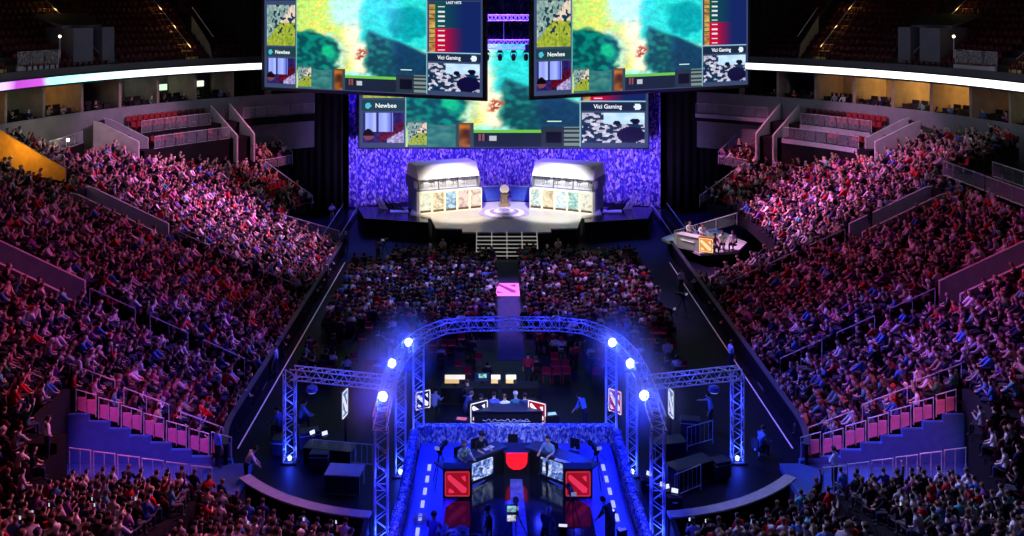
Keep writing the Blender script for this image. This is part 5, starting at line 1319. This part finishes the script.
for sd in(-1,1):
    s=sname(sd)
    for k in range(7):
        r0=8.95+.98*k; z=.25+.80*(ctread(r0+.4,1.5)+.1); y0=.45+.142*k
        guard('%s guard rail up the far wall of the corner entry, %s'%(ORDN[k] if k else 'first',s),cpos(sd,r0,1.42,z),cpos(sd,r0+.86,1.42,z+.24),'corner entry guard rails '+s,.95,infill=True)
        if k<6: guard('%s guard rail up the near wall of the corner entry, %s'%(ORDN[k] if k else 'first',s),cpos(sd,r0,-1.42,y0),cpos(sd,r0+.86,-1.42,y0+.10),'corner entry near rails '+s,.95)
    for k in range(3):
        r0=9.6+2.4*k; z=ctread(r0+.4,2.4)+.3
        guard('%s long aisle rail above the corner entry, %s'%(('lower','middle','upper')[k],s),cpos(sd,r0,2.4,z),cpos(sd,r0+2.0,2.4,z+.75),'aisle rails '+s,.95)
    guard('short aisle rail beyond the dark portal of the corner entry, '+s,cpos(sd,16.9,1.0,ctread(16.9,1)),cpos(sd,18.7,1.0,ctread(18.7,1)),'aisle rails '+s,.95)
    # aisle rails in the bank
    for y0,nm in ((62.8,'farther'),(49.8,'nearer')):
        for k,(xa,xb) in enumerate(((14.2,16.4),(17.2,19.2),(20.0,22.4))):
            guard('%s rail down the %s stepped aisle of the side bank, %s'%(('lower','middle','upper')[k],nm,s),(sd*xa,y0+.55,tread(xa-13)),(sd*xb,y0+.55,tread(xb-13)),'aisle rails '+s,.95)
    # raised platform at the far upper corner
    fp=MB(); A=arc(sd,27,63,33.2,24); B=arc(sd,27,63,RIM+.1,24)
    mb=MB(); ring(mb,sd,29,47.5,33.2,35.2,3,8.2,n=20); ring(mb,sd,29,47.5,35.2,RIM,3,9.3,n=20); ring(mb,sd,47.5,62,36.9,RIM,8.6,9.3,n=12); struct(mb,'floor_platform_'+('right' if sd>0 else 'left'),terr)
    P=[(*q,8.2) for q in arc(sd,31,43.5,33.35,7)]; P=P if sd>0 else P
    balustrade('lower glass balustrade along the raised platform at the far corner, '+s,P,'glass balustrades')
    P=[(*q,9.3) for q in arc(sd,31.5,42.5,35.35,6)]
    balustrade('upper glass balustrade along the raised platform at the far corner, '+s,P,'glass balustrades')
    P=[(*q,9.3) for q in arc(sd,49,60,37.0,6)]
    balustrade('dim glass balustrade beyond the far corner stairs, '+s,P,'glass balustrades')
    for a_ in (44.3,47.2):
        q0=arc(sd,a_,a_,32.6,1)[0]; q1=arc(sd,a_,a_,RIM-.1,1)[0]
        mb=MB(); t=Vector((q1[0]-q0[0],q1[1]-q0[1])).normalized(); n_=Vector((-t.y,t.x))*.14
        mb.prism([(*q0,6),(*q1,7),(*q1,10.8),(q0[0],q0[1],8.5)],(n_.x,n_.y,0)); struct(mb,'wall_stair_parapet_%s'%('right' if sd>0 else 'left'),vomwall)
    # ends of the bank: glass rails following the slope
    def endp(s_,deg,z=.15): a=math.radians(deg); r=CR+s_; return (sd*(CXX+r*math.cos(a)),FY+r*math.sin(a),tread(s_)+z)
    balustrade('sloping balustrade closing the middle of the bank at the stage end, '+s,[endp(5.6,30),endp(11,30)],'end balustrades',.9,False,1.6)
    balustrade('sloping balustrade closing the top of the bank at the stage end, '+s,[endp(11.8,41),endp(16.5,41)],'end balustrades',.9,False,1.6)
    balustrade('level balustrade in front of the top block at the stage end, '+s,[endp(11.3,30),endp(11.3,40)],'end balustrades',.9,False,1.6)
    balustrade('low balustrade across the front of the middle block at the stage end, '+s,[(sd*18.4,76.0,tread(5.3)+.1),(sd*13.4,75.9,.9)],'end balustrades',.95,False,1.5)
    # balustrade on the upper side bank
    if sd>0:
        balustrade('long glass balustrade along the upper side platform, analyst desk side',[(30.0,65.6,8.2),(30.0,60,8.2),(30.0,55.2,8.2)],'glass balustrades')
        balustrade('rear glass balustrade on the upper side platform, analyst desk side',[(33.2,65.2,8.2),(33.2,60,8.2),(33.2,55.2,8.2)],'glass balustrades')
    if sd<0:
        balustrade('upper short glass balustrade beside the pink walled entry, opposite analyst desk',[(-33.5,69.4,9.0),(-33.5,75.0,9.0)],'end balustrades',.95,True,1.4)
        balustrade('lower short glass balustrade beside the pink walled entry, opposite analyst desk',[(-31.2,69.4,7.8),(-31.2,75.0,7.8)],'end balustrades',.95,True,1.4)
# ---------------------------------------------------------------- ribbon boards, suites, upper tier
def ribbon_mat(name, stops):
    m=bpy.data.materials.new(name); m.use_nodes=True; nt=m.node_tree; N=nt.nodes; L=nt.links; p=N['Principled BSDF']
    tc=N.new('ShaderNodeTexCoord'); sp=N.new('ShaderNodeSeparateXYZ'); L.new(tc.outputs['Object'],sp.inputs['Vector'])
    mr=N.new('ShaderNodeMapRange'); mr.inputs['From Min'].default_value=55; mr.inputs['From Max'].default_value=95; L.new(sp.outputs['Y'],mr.inputs['Value'])
    nz=N.new('ShaderNodeTexNoise'); nz.inputs['Scale'].default_value=.55; L.new(tc.outputs['Object'],nz.inputs['Vector'])
    ad=N.new('ShaderNodeMath'); ad.operation='MULTIPLY_ADD'; ad.inputs[1].default_value=.06; L.new(nz.outputs['Fac'],ad.inputs[0]); L.new(mr.outputs['Result'],ad.inputs[2])
    r=N.new('ShaderNodeValToRGB'); e=r.color_ramp.elements
    while len(e)<len(stops): e.new(.5)
    for i,(q,c) in enumerate(stops): e[i].position=q; e[i].color=(*c,1)
    L.new(ad.outputs[0],r.inputs['Fac']); L.new(r.outputs['Color'],p.inputs['Emission Color']); p.inputs['Emission Strength'].default_value=2.2; p.inputs['Base Color'].default_value=(.02,.02,.02,1)
    return m
rl_=ribbon_mat('ribbon_picture_colour',[(.0,(.55,.30,.75)),(.36,(.50,.34,.72)),(.40,(.30,.03,.36)),(.46,(.35,.05,.40)),(.485,(.25,.85,.85)),(.60,(.50,.95,.92)),(.68,(.85,.95,.98)),(1,(.85,.85,1))])
rr_=ribbon_mat('ribbon_picture_white',[(.0,(.85,.95,1)),(.5,(.98,.98,1)),(1,(.9,.9,1))])
for sd in(-1,1):
    s=sname(sd)
    o=empty('ribbon_display','long curved ribbon display glowing %s above the suites, %s'%('white, cyan and purple' if sd<0 else 'plain white',s),'display',(0,0,0),0,None)
    mb=MB(); ring(mb,sd,A0,A1,RIM-.06,RIM+.04,13.80,14.38,n=60); mb.build('lit_face',rl_ if sd<0 else rr_,o)
    mb=MB(); ring(mb,sd,A0,A1,RIM-.1,RIM+.2,14.38,14.50,n=60); mb.build('housing',black,o)
    mb=MB(); ring(mb,sd,A0,A1,RIM-.1,RIM+.2,13.66,13.80,n=60); mb.build('housing',black,o)
def apt(sd,a,R,z): return (sd*R*math.cos(math.radians(a)), CY+R*math.sin(math.radians(a)), z)
chp=None; kk=0
for sd in(-1,1):
    a=A0+5.8; i=0
    while a<58:
        for j in range(4):
          for rrow in range(2):
            aa=a-1.9+j*1.25; P=apt(sd,aa,RIM+1.3+rrow*1.3,10.6+.25*rrow)
            if not in_frame(*P,8,8) or (261<pix(*P)[0]<752): continue
            if chp is None:
                o=chp=MB().box((0,0,.42),(.62,.6,.16)).box((0,-.3,.72),(.62,.12,.56)).box((-.3,0,.5),(.08,.6,.4)).box((.3,0,.5),(.08,.6,.4)).box((0,0,.17),(.4,.4,.34)).build('suite_armchair',pm('suite_chair_dark',(.02,.014,.014),.6))
            else: o=chp.copy(); C.objects.link(o)
            o.location=P; o.rotation_euler=(0,0,math.atan2(CY-P[1],-P[0])-PI/2)
            lb='dark armchair in a suite under the ribbon display, %s row, %s'%(('front','rear')[rrow],s if False else sname(sd)); tag(o,lb,'chair',lb)
        a+=5.6; i+=1
# guests in the suites
n=0
for sd in(-1,1):
    for k in range(26):
        a=-14+k*2.5+rng.uniform(-.8,.8); P=apt(sd,a,RIM+1.35,10.6)
        px,py=pix(*P)
        if not(3<px<258 or 756<px<1020): continue
        lb='suite guest seated above the rim wall, %s'%sname(sd)
        person(lb,(P[0],P[1],10.62),math.atan2(CY-P[1],-P[0])-PI/2,SITS[rng.integers(5)],PAL[rng.choice(len(PAL),p=PW)][0],detail=1,name='suite_guest',cat='person',group=lb)
for i_,(sd,a_,z_,c_) in enumerate(((-1,41.5,12.2,(.7,1,.7)),(-1,44,12.4,(.8,1,.9)),(-1,46.5,12.3,(.9,1,.8)),(-1,49,12.7,(.4,.7,1)),(-1,19,11.9,(.8,.9,.8)),(1,24,12.1,(1,.9,.7)),(1,8,12.2,(.8,1,.6)),(1,13.5,12.0,(.9,.9,.7)))):
    P=apt(sd,a_,RIM+5.3,z_); aa_=math.atan2(CY-P[1],-P[0])-PI/2
    tv=empty('suite_television','small glowing %s television on a suite wall, counting from the camera end, %s'%(('second','third','fourth','fifth','first','third','first','second')[i_],sname(sd)),'television',P,aa_,'suite televisions')
    MB().box((0,0,0),(1.1,.08,.65)).build('casing',black,tv); MB().box((0,.05,0),(1.0,.03,.56)).build('screen',pm('suite_tv_%d'%i_,(.1,.1,.1),.4,emit=c_,es=1.1),tv)
# upper tier: entry blocks, stairs
blk=pm('upper_entry_block',(.11,.11,.13),.8,var=.12,vs=1)
ystair=pm('stair_yellow_edge',(.55,.42,.10),.6,var=.2,vs=2)
for sd in(-1,1):
    s=sname(sd)
    def up(px,py,z): return W(px,py,z)
    o=empty('upper_entry_block','grey entry block with roof and lamp in the dark upper tier, '+s,'building block',(0,0,0),0,'upper tier entry blocks')
    L_=[(69,62),(90,62),(102,62),(115,62)]; 
    # find the place on the arc: blocks stand just behind the ribbon
    a=29.0
    for (d0,d1,h) in ((-2.6,.2,3.0),(1.5,3.2,3.0)):
        q=[apt(sd,a+d0,RIM+2.2,15.0),apt(sd,a+d1,RIM+2.2,15.0),apt(sd,a+d1,RIM+5.5,15.0),apt(sd,a+d0,RIM+5.5,15.0)]
        MB().prism(q,(0,0,h)).build('side_block',blk,o)
    q=[apt(sd,a-3.4,RIM+2.9,18.0),apt(sd,a+2.2,RIM+2.9,18.0),apt(sd,a+3.6,RIM+6.5,18.9),apt(sd,a-3.2,RIM+6.5,18.9)]
    MB().prism(q,(0,0,.22)).build('roof_slab',blk,o)
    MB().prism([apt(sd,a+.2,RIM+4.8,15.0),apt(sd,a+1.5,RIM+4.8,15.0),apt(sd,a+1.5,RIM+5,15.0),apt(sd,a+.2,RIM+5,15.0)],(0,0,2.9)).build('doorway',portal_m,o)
    lp=apt(sd,a-4.0,RIM+2.6,17.35)
    l=empty('wall_lamp','small warm lamp glowing beside the upper tier entry block, '+s,'lamp',lp,0,'upper tier lamps')
    MB().ball((0,0,0),.12,8).build('globe',pm('warm_globe',(.8,.7,.4),.4,emit=(1,.80,.42),es=5),l,smooth=True); MB().tube([(0,0,-.1),(0,0,-2.6)],.04,6).build('post',steel,l)
    for q,nm,g0,g1 in ((a-4.6,'near',a-10.5,a-4.8),):
        balustrade('dim rail beside the upper tier entry block, '+s,[apt(sd,g0+(g1-g0)*t/3,RIM+2.1,15.2) for t in range(4)],'upper tier rails',1.1,True,1.6)
    for j,(da,lit) in enumerate(((14.2,True),(1.0,True),(-13.0,False))):
        o=empty('upper_stairs','%s flight of upper tier stairs with pale yellow edges, %s'%(('stage end','middle','camera end')[j],s),'stairs',(0,0,0),0,'upper tier stairs')
        st0=MB(); st1=MB()
        for k in range(13 if j!=1 else 9):
            kk2=k+(0 if j!=1 else 6); R=RIM+1.6+kk2*.9; z=14.75+kk2*.56
            for h_ in(0,1):
                st0.prism([apt(sd,a+da-.8,R+.45*h_,z),apt(sd,a+da+.8,R+.45*h_,z),apt(sd,a+da+.8,R+.45*h_+.45,z),apt(sd,a+da-.8,R+.45*h_+.45,z)],(0,0,.06+.26*h_))
                st1.prism([apt(sd,a+da-.8,R+.45*h_-.02,z+.28*h_-.16),apt(sd,a+da+.8,R+.45*h_-.02,z+.28*h_-.16),apt(sd,a+da+.8,R+.45*h_,z+.28*h_-.16),apt(sd,a+da-.8,R+.45*h_,z+.28*h_-.16)],(0,0,.24))
        st0.build('treads',ystair,o); st1.build('edge_strips',ystair,o)
        MB().tube([Vector(apt(sd,a+da,RIM+2.2+k*.9,15.9+k*.56)) for k in range(0,12)],.035,5).build('handrail',steel,o)
    # end shroud of the upper tier
    o=empty('stair_shroud','dim sloping parapet at the stage end of the upper tier stairs, '+s,'parapet',(0,0,0),0,'upper tier shrouds')
    MB().prism([apt(sd,a+17,RIM+1.8,14.7),apt(sd,a+17,RIM+6,17.2),apt(sd,a+17,RIM+6,18.8),apt(sd,a+17,RIM+2.4,16.2)],(0,.3,0)).build('wall',blk,o); MB().tube([apt(sd,a+17.1,RIM+1.8,16.9),apt(sd,a+17.1,RIM+6,19.6)],.04,5).build('rail',steel,o)
# star bright lamp by the balustrade on the away side
p=Vector((-30.6,69.6,tread(16)+2.2)); p=W(68,140,9.9)
l=empty('work_lamp','bright warm lamp on a post high in the side bank, opposite analyst desk','lamp',p)
MB().ball((0,0,0),.12,8).build('globe',pm('warm_globe_bright',(.9,.8,.6),.4,emit=(1,.85,.6),es=9),l,smooth=True); MB().tube([(0,0,-.1),(0,0,-2.2)],.04,6).build('post',black,l)
# ushers standing in the banks
def bank(px,py):
    """foot point on the bank seen at the pixel"""
    best=None
    for d in np.arange(20,90,.1):
        x=(px-VPX)*d/F+CAM[0]; z=CAM[2]-py*d/F
        ax=abs(x); 
        s_,t_=s_of(x,d)
        if s_>0:
            e=abs(z-tread(s_,t_))
            if best is None or e<best[0]: best=(e,Vector((x,d,tread(s_,t_)+.02)))
    return best[1]
for lb,px,py,rz,pose,sh,sc in (('usher in a dark jacket over white standing against the middle entry parapet, analyst desk side',870,229,PI*.6,'stand_folded',(.02,.02,.03),1.1),
      ('person in a white top standing beside the dark jacketed usher at the middle entry parapet',880,222,PI*.5,'stand',(.8,.75,.8),1.0),
      ('usher in a pale blue shirt standing above the corner entry, away from the analyst desk',78,394,-.6,'stand',(.65,.65,.95),1.0),
      ('usher in a white shirt standing above the corner entry rails, analyst desk side',918,404,.6,'stand',(.8,.78,.85),1.0)):
    person(lb,bank(px,py),rz,pose,sh,2,'short',HAIRS[0],scale=sc)
person('usher in white shirt and dark trousers standing beside the corner entry portal, opposite analyst desk',(-18.35,37.0,XZ(1)-.15),-.9,'stand_hips',(.75,.75,.75),2,'short',HAIRS[0])
for lb,sd,r,w,rz,pose,sh in (('steward in bright blue shirt at floor end of corner entry, opposite analyst desk',-1,9.4,.9,-.8,'stand',(.15,.35,.9)),
      ('steward in white bending over at corner entry barrier gap, opposite analyst desk',-1,7.9,-.2,-1.2,'stand_bend',(.8,.8,.85)),
      ('steward in white shirt at the floor end of the corner entry, analyst desk side',1,9.6,-.9,.8,'stand_folded',(.6,.65,.9))):
    p=cpos(sd,r,w,.25 if r>8.2 else 0); person(lb,p,rz,pose,sh,2,'short',HAIRS[0])
# exit sign in the corner portal, analyst side
ex=empty('exit_light','small green white exit light inside the corner portal, analyst desk side','light',cpos(1,15.9,.2,1.6))
MB().box((0,0,0),(.2,.1,.5),rz=.7).build('lit_face',pm('exit_glow',(.6,.9,.7),.4,emit=(.6,1,.8),es=1.3),ex); MB().box((.04,-.05,0),(.26,.06,.56),rz=.7).build('casing',black,ex)

HAZE=.55; HR_=2.0
# ---------------------------------------------------------------- lights
def light(kind,name,loc,col,power,target=None,size=.5,angle=60,blend=.6):
    d=bpy.data.lights.new(name,kind); d.color=col; d.energy=power
    if kind=='SPOT': d.spot_size=math.radians(angle); d.spot_blend=blend; d.shadow_soft_size=size
    elif kind=='POINT': d.shadow_soft_size=size
    elif kind=='AREA': d.size=size
    o=bpy.data.objects.new(name,d); C.objects.link(o); o.location=loc
    if target is not None: o.rotation_euler=(Vector(target)-Vector(loc)).to_track_quat('-Z','Y').to_euler()
    return o
MAG=(1,.20,.88); DBL=(.0,.015,1)
for sd in(-1,1):
    light('SPOT','wash_magenta',(sd*3,82,27),MAG,78000,(sd*25,72,6),.5,30,.9); light('SPOT','wash_lavender',(sd*0,80,27),(.85,.30,1),95000,(sd*18.5,70.5,3),.5,28,.9)
    light('SPOT','wash_pink_low',(sd*1,68,27),(1,.10,.55),17000,(sd*22,53,4),.5,46,.9)
    light('SPOT','wash_red_near',(sd*2,52,28),(1,.10,.34),11500 if sd<0 else 13000,(sd*25,42,6),.5,40,.9)
    light('SPOT','wash_blue_bank',(sd*-4,60,26),(.10,.11,1),78000 if sd>0 else 42000,(sd*16.2,46 if sd>0 else 48.5,2),.5,32 if sd>0 else 28,.9)
    light('SPOT','wash_corner',(sd*1,46,27),(.95,.12,.36) if sd<0 else (.30,.34,.9),30000,(sd*16,30,4),.5,52,.9)
    light('SPOT','wash_corner_white',(sd*-2,50,26),(.75,.7,1),8000,(sd*15,31,4),.5,50,.9)
    light('SPOT','entry_blue',(sd*9,36,15),(.015,.10,1),6500,cpos(sd,12.5,.9,.8),.3,24,.6)
    light('SPOT','entry_pink',(sd*15,31,15),(1,.10,.5) if sd<0 else (1,.14,.24),6500,cpos(sd,12.6,1.5,2.0),.2,24,.5)
    light('SPOT','platform_lavender',(sd*6,66,27),(1,.45,.95),24000,(sd*29.5,78.5,9),.4,24,.8)
    light('SPOT','end_red_seats',(sd*8,80,26),(1,.25,.6),26000,(sd*22,85,7),.5,26,.9)
light('SPOT','stage_key',(-7,62,26),(1,.92,.80),95000,(-4.0,83.0,3),.5,15,.5)
light('SPOT','stage_key',(7,62,26),(.96,.97,1),95000,(4.0,83.0,3),.5,15,.5)
for x in(-11,0,11): light('SPOT','curtain_wash',(x,80,24),(.13,.05,1),34000,(x*.95,95,3),.6,64,.8)
for x in(-10,-3.2,3.2,10): light('SPOT','curtain_low',(x*.95,88.5 if abs(x)<5 else 86,2.2),(.42,.26,1),5200 if abs(x)>5 else 2600,(x*1.15,96,5),.4,110,.9)
light('SPOT','floor_wash',(-5,74,26),(.32,.26,1),44000,(-5,63.5,0),.5,34,.8)
light('SPOT','floor_wash',(5,74,26),(.48,.24,1),44000,(5,63.5,0),.5,34,.8)
light('SPOT','floor_wash_blue',(0,60,26),(.03,.05,1),16000,(0,53,0),.5,42,.9)
light('SPOT','analyst_key',(8,68,20),(.95,1,.82),7500,(15.5,75.6,1.4),.3,17,.5)
for sd in(-1,1):
    for (x,y) in ((5.2,34),(5.2,38),(4.9,42)): light('SPOT','ring_blue',(sd*x,y,ZR-.35),DBL,620,(sd*1.8,y-1,0),.2,130,.6)
for x in(-3,0,3): light('SPOT','ring_blue_back',(x,45.4,ZR-.35),DBL,650,(x,42.3,.2),.2,120,.6)
for (x,y,z) in cols: light('POINT','column_uplight',(x,y,.5),(.02,.05,1),80,size=.12); light('POINT','column_mid',(x,y,2.6),(.015,.03,1),50,size=.1)
for p in LAMPS: light('POINT','ring_lamp_glow',p+Vector((0,-.45,.1)),(.02,.05,1),170,size=.15)
for x in(-3.0,-1.2,1.2,3.0): light('POINT','ring_back_glow',(x,45.4,ZR+.75),(.02,.03,1),60,size=.15)
for sd in(-1,1): light('POINT','beam_glow',(sd*7.6,40.5,4.7),(.02,.03,1),40,size=.15)
light('SPOT','desk_key',(0,31,9),(.9,.95,.9),1000,(0,39.5,1.2),.3,24,.6)
light('SPOT','fringe_back',(0,36,7),(.30,.38,1),1500,(0,43,.6),.3,60,.6)
light('SPOT','console_light',(0,42.5,6),(.75,.8,1),1100,(0,45.5,.9),.3,60,.6)
light('SPOT','side_blue',(-4,44,9),(.05,.09,1),1300,(-9.5,41,0),.3,60,.8); light('SPOT','side_blue',(4,44,9),(.05,.09,1),1300,(9.5,41,0),.3,60,.8)
light('SPOT','barrier_wash',(-4,47,12),(.35,.4,1),900,(-8.5,38,1),.3,26,.7); light('SPOT','barrier_wash',(4,47,12),(.6,.6,1),1300,(8.5,38,1),.3,26,.7)
# haze balls added to give the bloom round the bright lamps of the horseshoe
hz=bpy.data.materials.new('lamp_bloom_haze'); hz.use_nodes=True; nt=hz.node_tree; nt.nodes.clear()
out=nt.nodes.new('ShaderNodeOutputMaterial'); vs_=nt.nodes.new('ShaderNodeVolumeScatter'); vs_.inputs['Color'].default_value=(.9,.92,1,1); vs_.inputs['Anisotropy'].default_value=.0
tc=nt.nodes.new('ShaderNodeTexCoord'); ln=nt.nodes.new('ShaderNodeVectorMath'); ln.operation='LENGTH'; nt.links.new(tc.outputs['Object'],ln.inputs[0])
mr=nt.nodes.new('ShaderNodeMapRange'); mr.inputs['From Min'].default_value=0; mr.inputs['From Max'].default_value=HR_; mr.inputs['To Min'].default_value=1; mr.inputs['To Max'].default_value=0; nt.links.new(ln.outputs['Value'],mr.inputs['Value'])
pw_=nt.nodes.new('ShaderNodeMath'); pw_.operation='POWER'; pw_.inputs[1].default_value=2.0; nt.links.new(mr.outputs['Result'],pw_.inputs[0])
ml=nt.nodes.new('ShaderNodeMath'); ml.operation='MULTIPLY'; ml.inputs[1].default_value=HAZE; nt.links.new(pw_.outputs[0],ml.inputs[0]); nt.links.new(ml.outputs[0],vs_.inputs['Density'])
nt.links.new(vs_.outputs['Volume'],out.inputs['Volume'])
hp=None
for p,lb in zip(LAMPS,[a+', '+b for b in (sname(-1),sname(1)) for a in ('third','second','first')]):
    if hp is None: o=hp=MB().ball((0,0,0),HR_,12).build('haze',hz)
    else: o=hp.copy(); C.objects.link(o)
    o.location=p+Vector((0,-.4,.1)); tag(o,'added haze halo round the %s bright lamp on the horseshoe truss'%lb,'haze','haze round the lamps','stuff')
# suites, upper tier
for sd,a_,pw,col in ((1,33,900,(1,.55,.16)),(1,27.5,1100,(1,.56,.16)),(1,21.8,900,(1,.52,.12)),(1,38.5,220,(1,.55,.25)),(1,10.5,130,(.9,1,.6)),(1,16,90,(1,.6,.3)),(-1,10.5,330,(1,.55,.16)),(-1,21.8,420,(1,.55,.16)),(-1,33,170,(.7,.9,1)),(-1,38.5,160,(.8,.9,.8)),(-1,16,60,(.6,1,.8)),(-1,5,120,(1,.6,.3))):
    light('POINT','suite_lamp',apt(sd,a_,RIM+4.3,13.2),col,pw*(.40 if sd>0 else .24),size=.25)
for sd in(-1,1):
    for a_,ks in ((43.2,(1,4,7,10)),(30.0,(7,10,12))):
        for k_ in ks: light('POINT','stair_light',apt(sd,a_,RIM+1.6+k_*.9,15.7+k_*.56),(1,.70,.22),16,size=.12)
    for a_ in(2,14,26,38): light('POINT','rim_fill',apt(sd,a_,RIM-4,15.5),(.75,.75,1),130,size=.5)  # unseen fill added to bring up the rim wall
    light('POINT','upper_tier_fill',apt(sd,16,RIM+1,18.5),(1,.6,.5),30,size=.5)  # faint unseen fill added for the upper tier
for sd in(-1,1): light('SPOT','wing_blue',(sd*12.0,88.5,12),(.04,.07,1),5200,(sd*13.2,83.5,0),.3,62,.6)
light('POINT','orange_portal',(-32.6,62.6,10.6),(1,.55,.08),200,size=.3)
light('POINT','work_lamp_glow',Vector(W(68,140,9.9))+Vector((.4,-.4,.2)),(1,.8,.55),120,size=.2)
w=bpy.data.worlds.new('arena_dark'); S.world=w; w.use_nodes=True; w.node_tree.nodes['Background'].inputs['Color'].default_value=(.03,.03,.09,1); w.node_tree.nodes['Background'].inputs['Strength'].default_value=.05
# ---------------------------------------------------------------- camera
cd=bpy.data.cameras.new('camera'); cam=bpy.data.objects.new('camera',cd); C.objects.link(cam); S.camera=cam
cd.sensor_width=36; cd.sensor_fit='HORIZONTAL'; cd.lens=36*F/1024; cam.location=CAM; cam.rotation_euler=(PI/2,0,0)
cd.shift_x=(512-VPX)/1024; cd.shift_y=-268/1024; cd.clip_end=400
S.view_settings.view_transform='Standard'; S.view_settings.look='None'; S.view_settings.gamma=1; S.view_settings.exposure=0
try: S.view_settings.use_curve_mapping=False
except Exception: pass
S.cycles.max_bounces=4; S.cycles.diffuse_bounces=2; S.cycles.glossy_bounces=2; S.cycles.transmission_bounces=4; S.cycles.transparent_max_bounces=8
S.cycles.sample_clamp_indirect=4; S.cycles.use_denoising=True
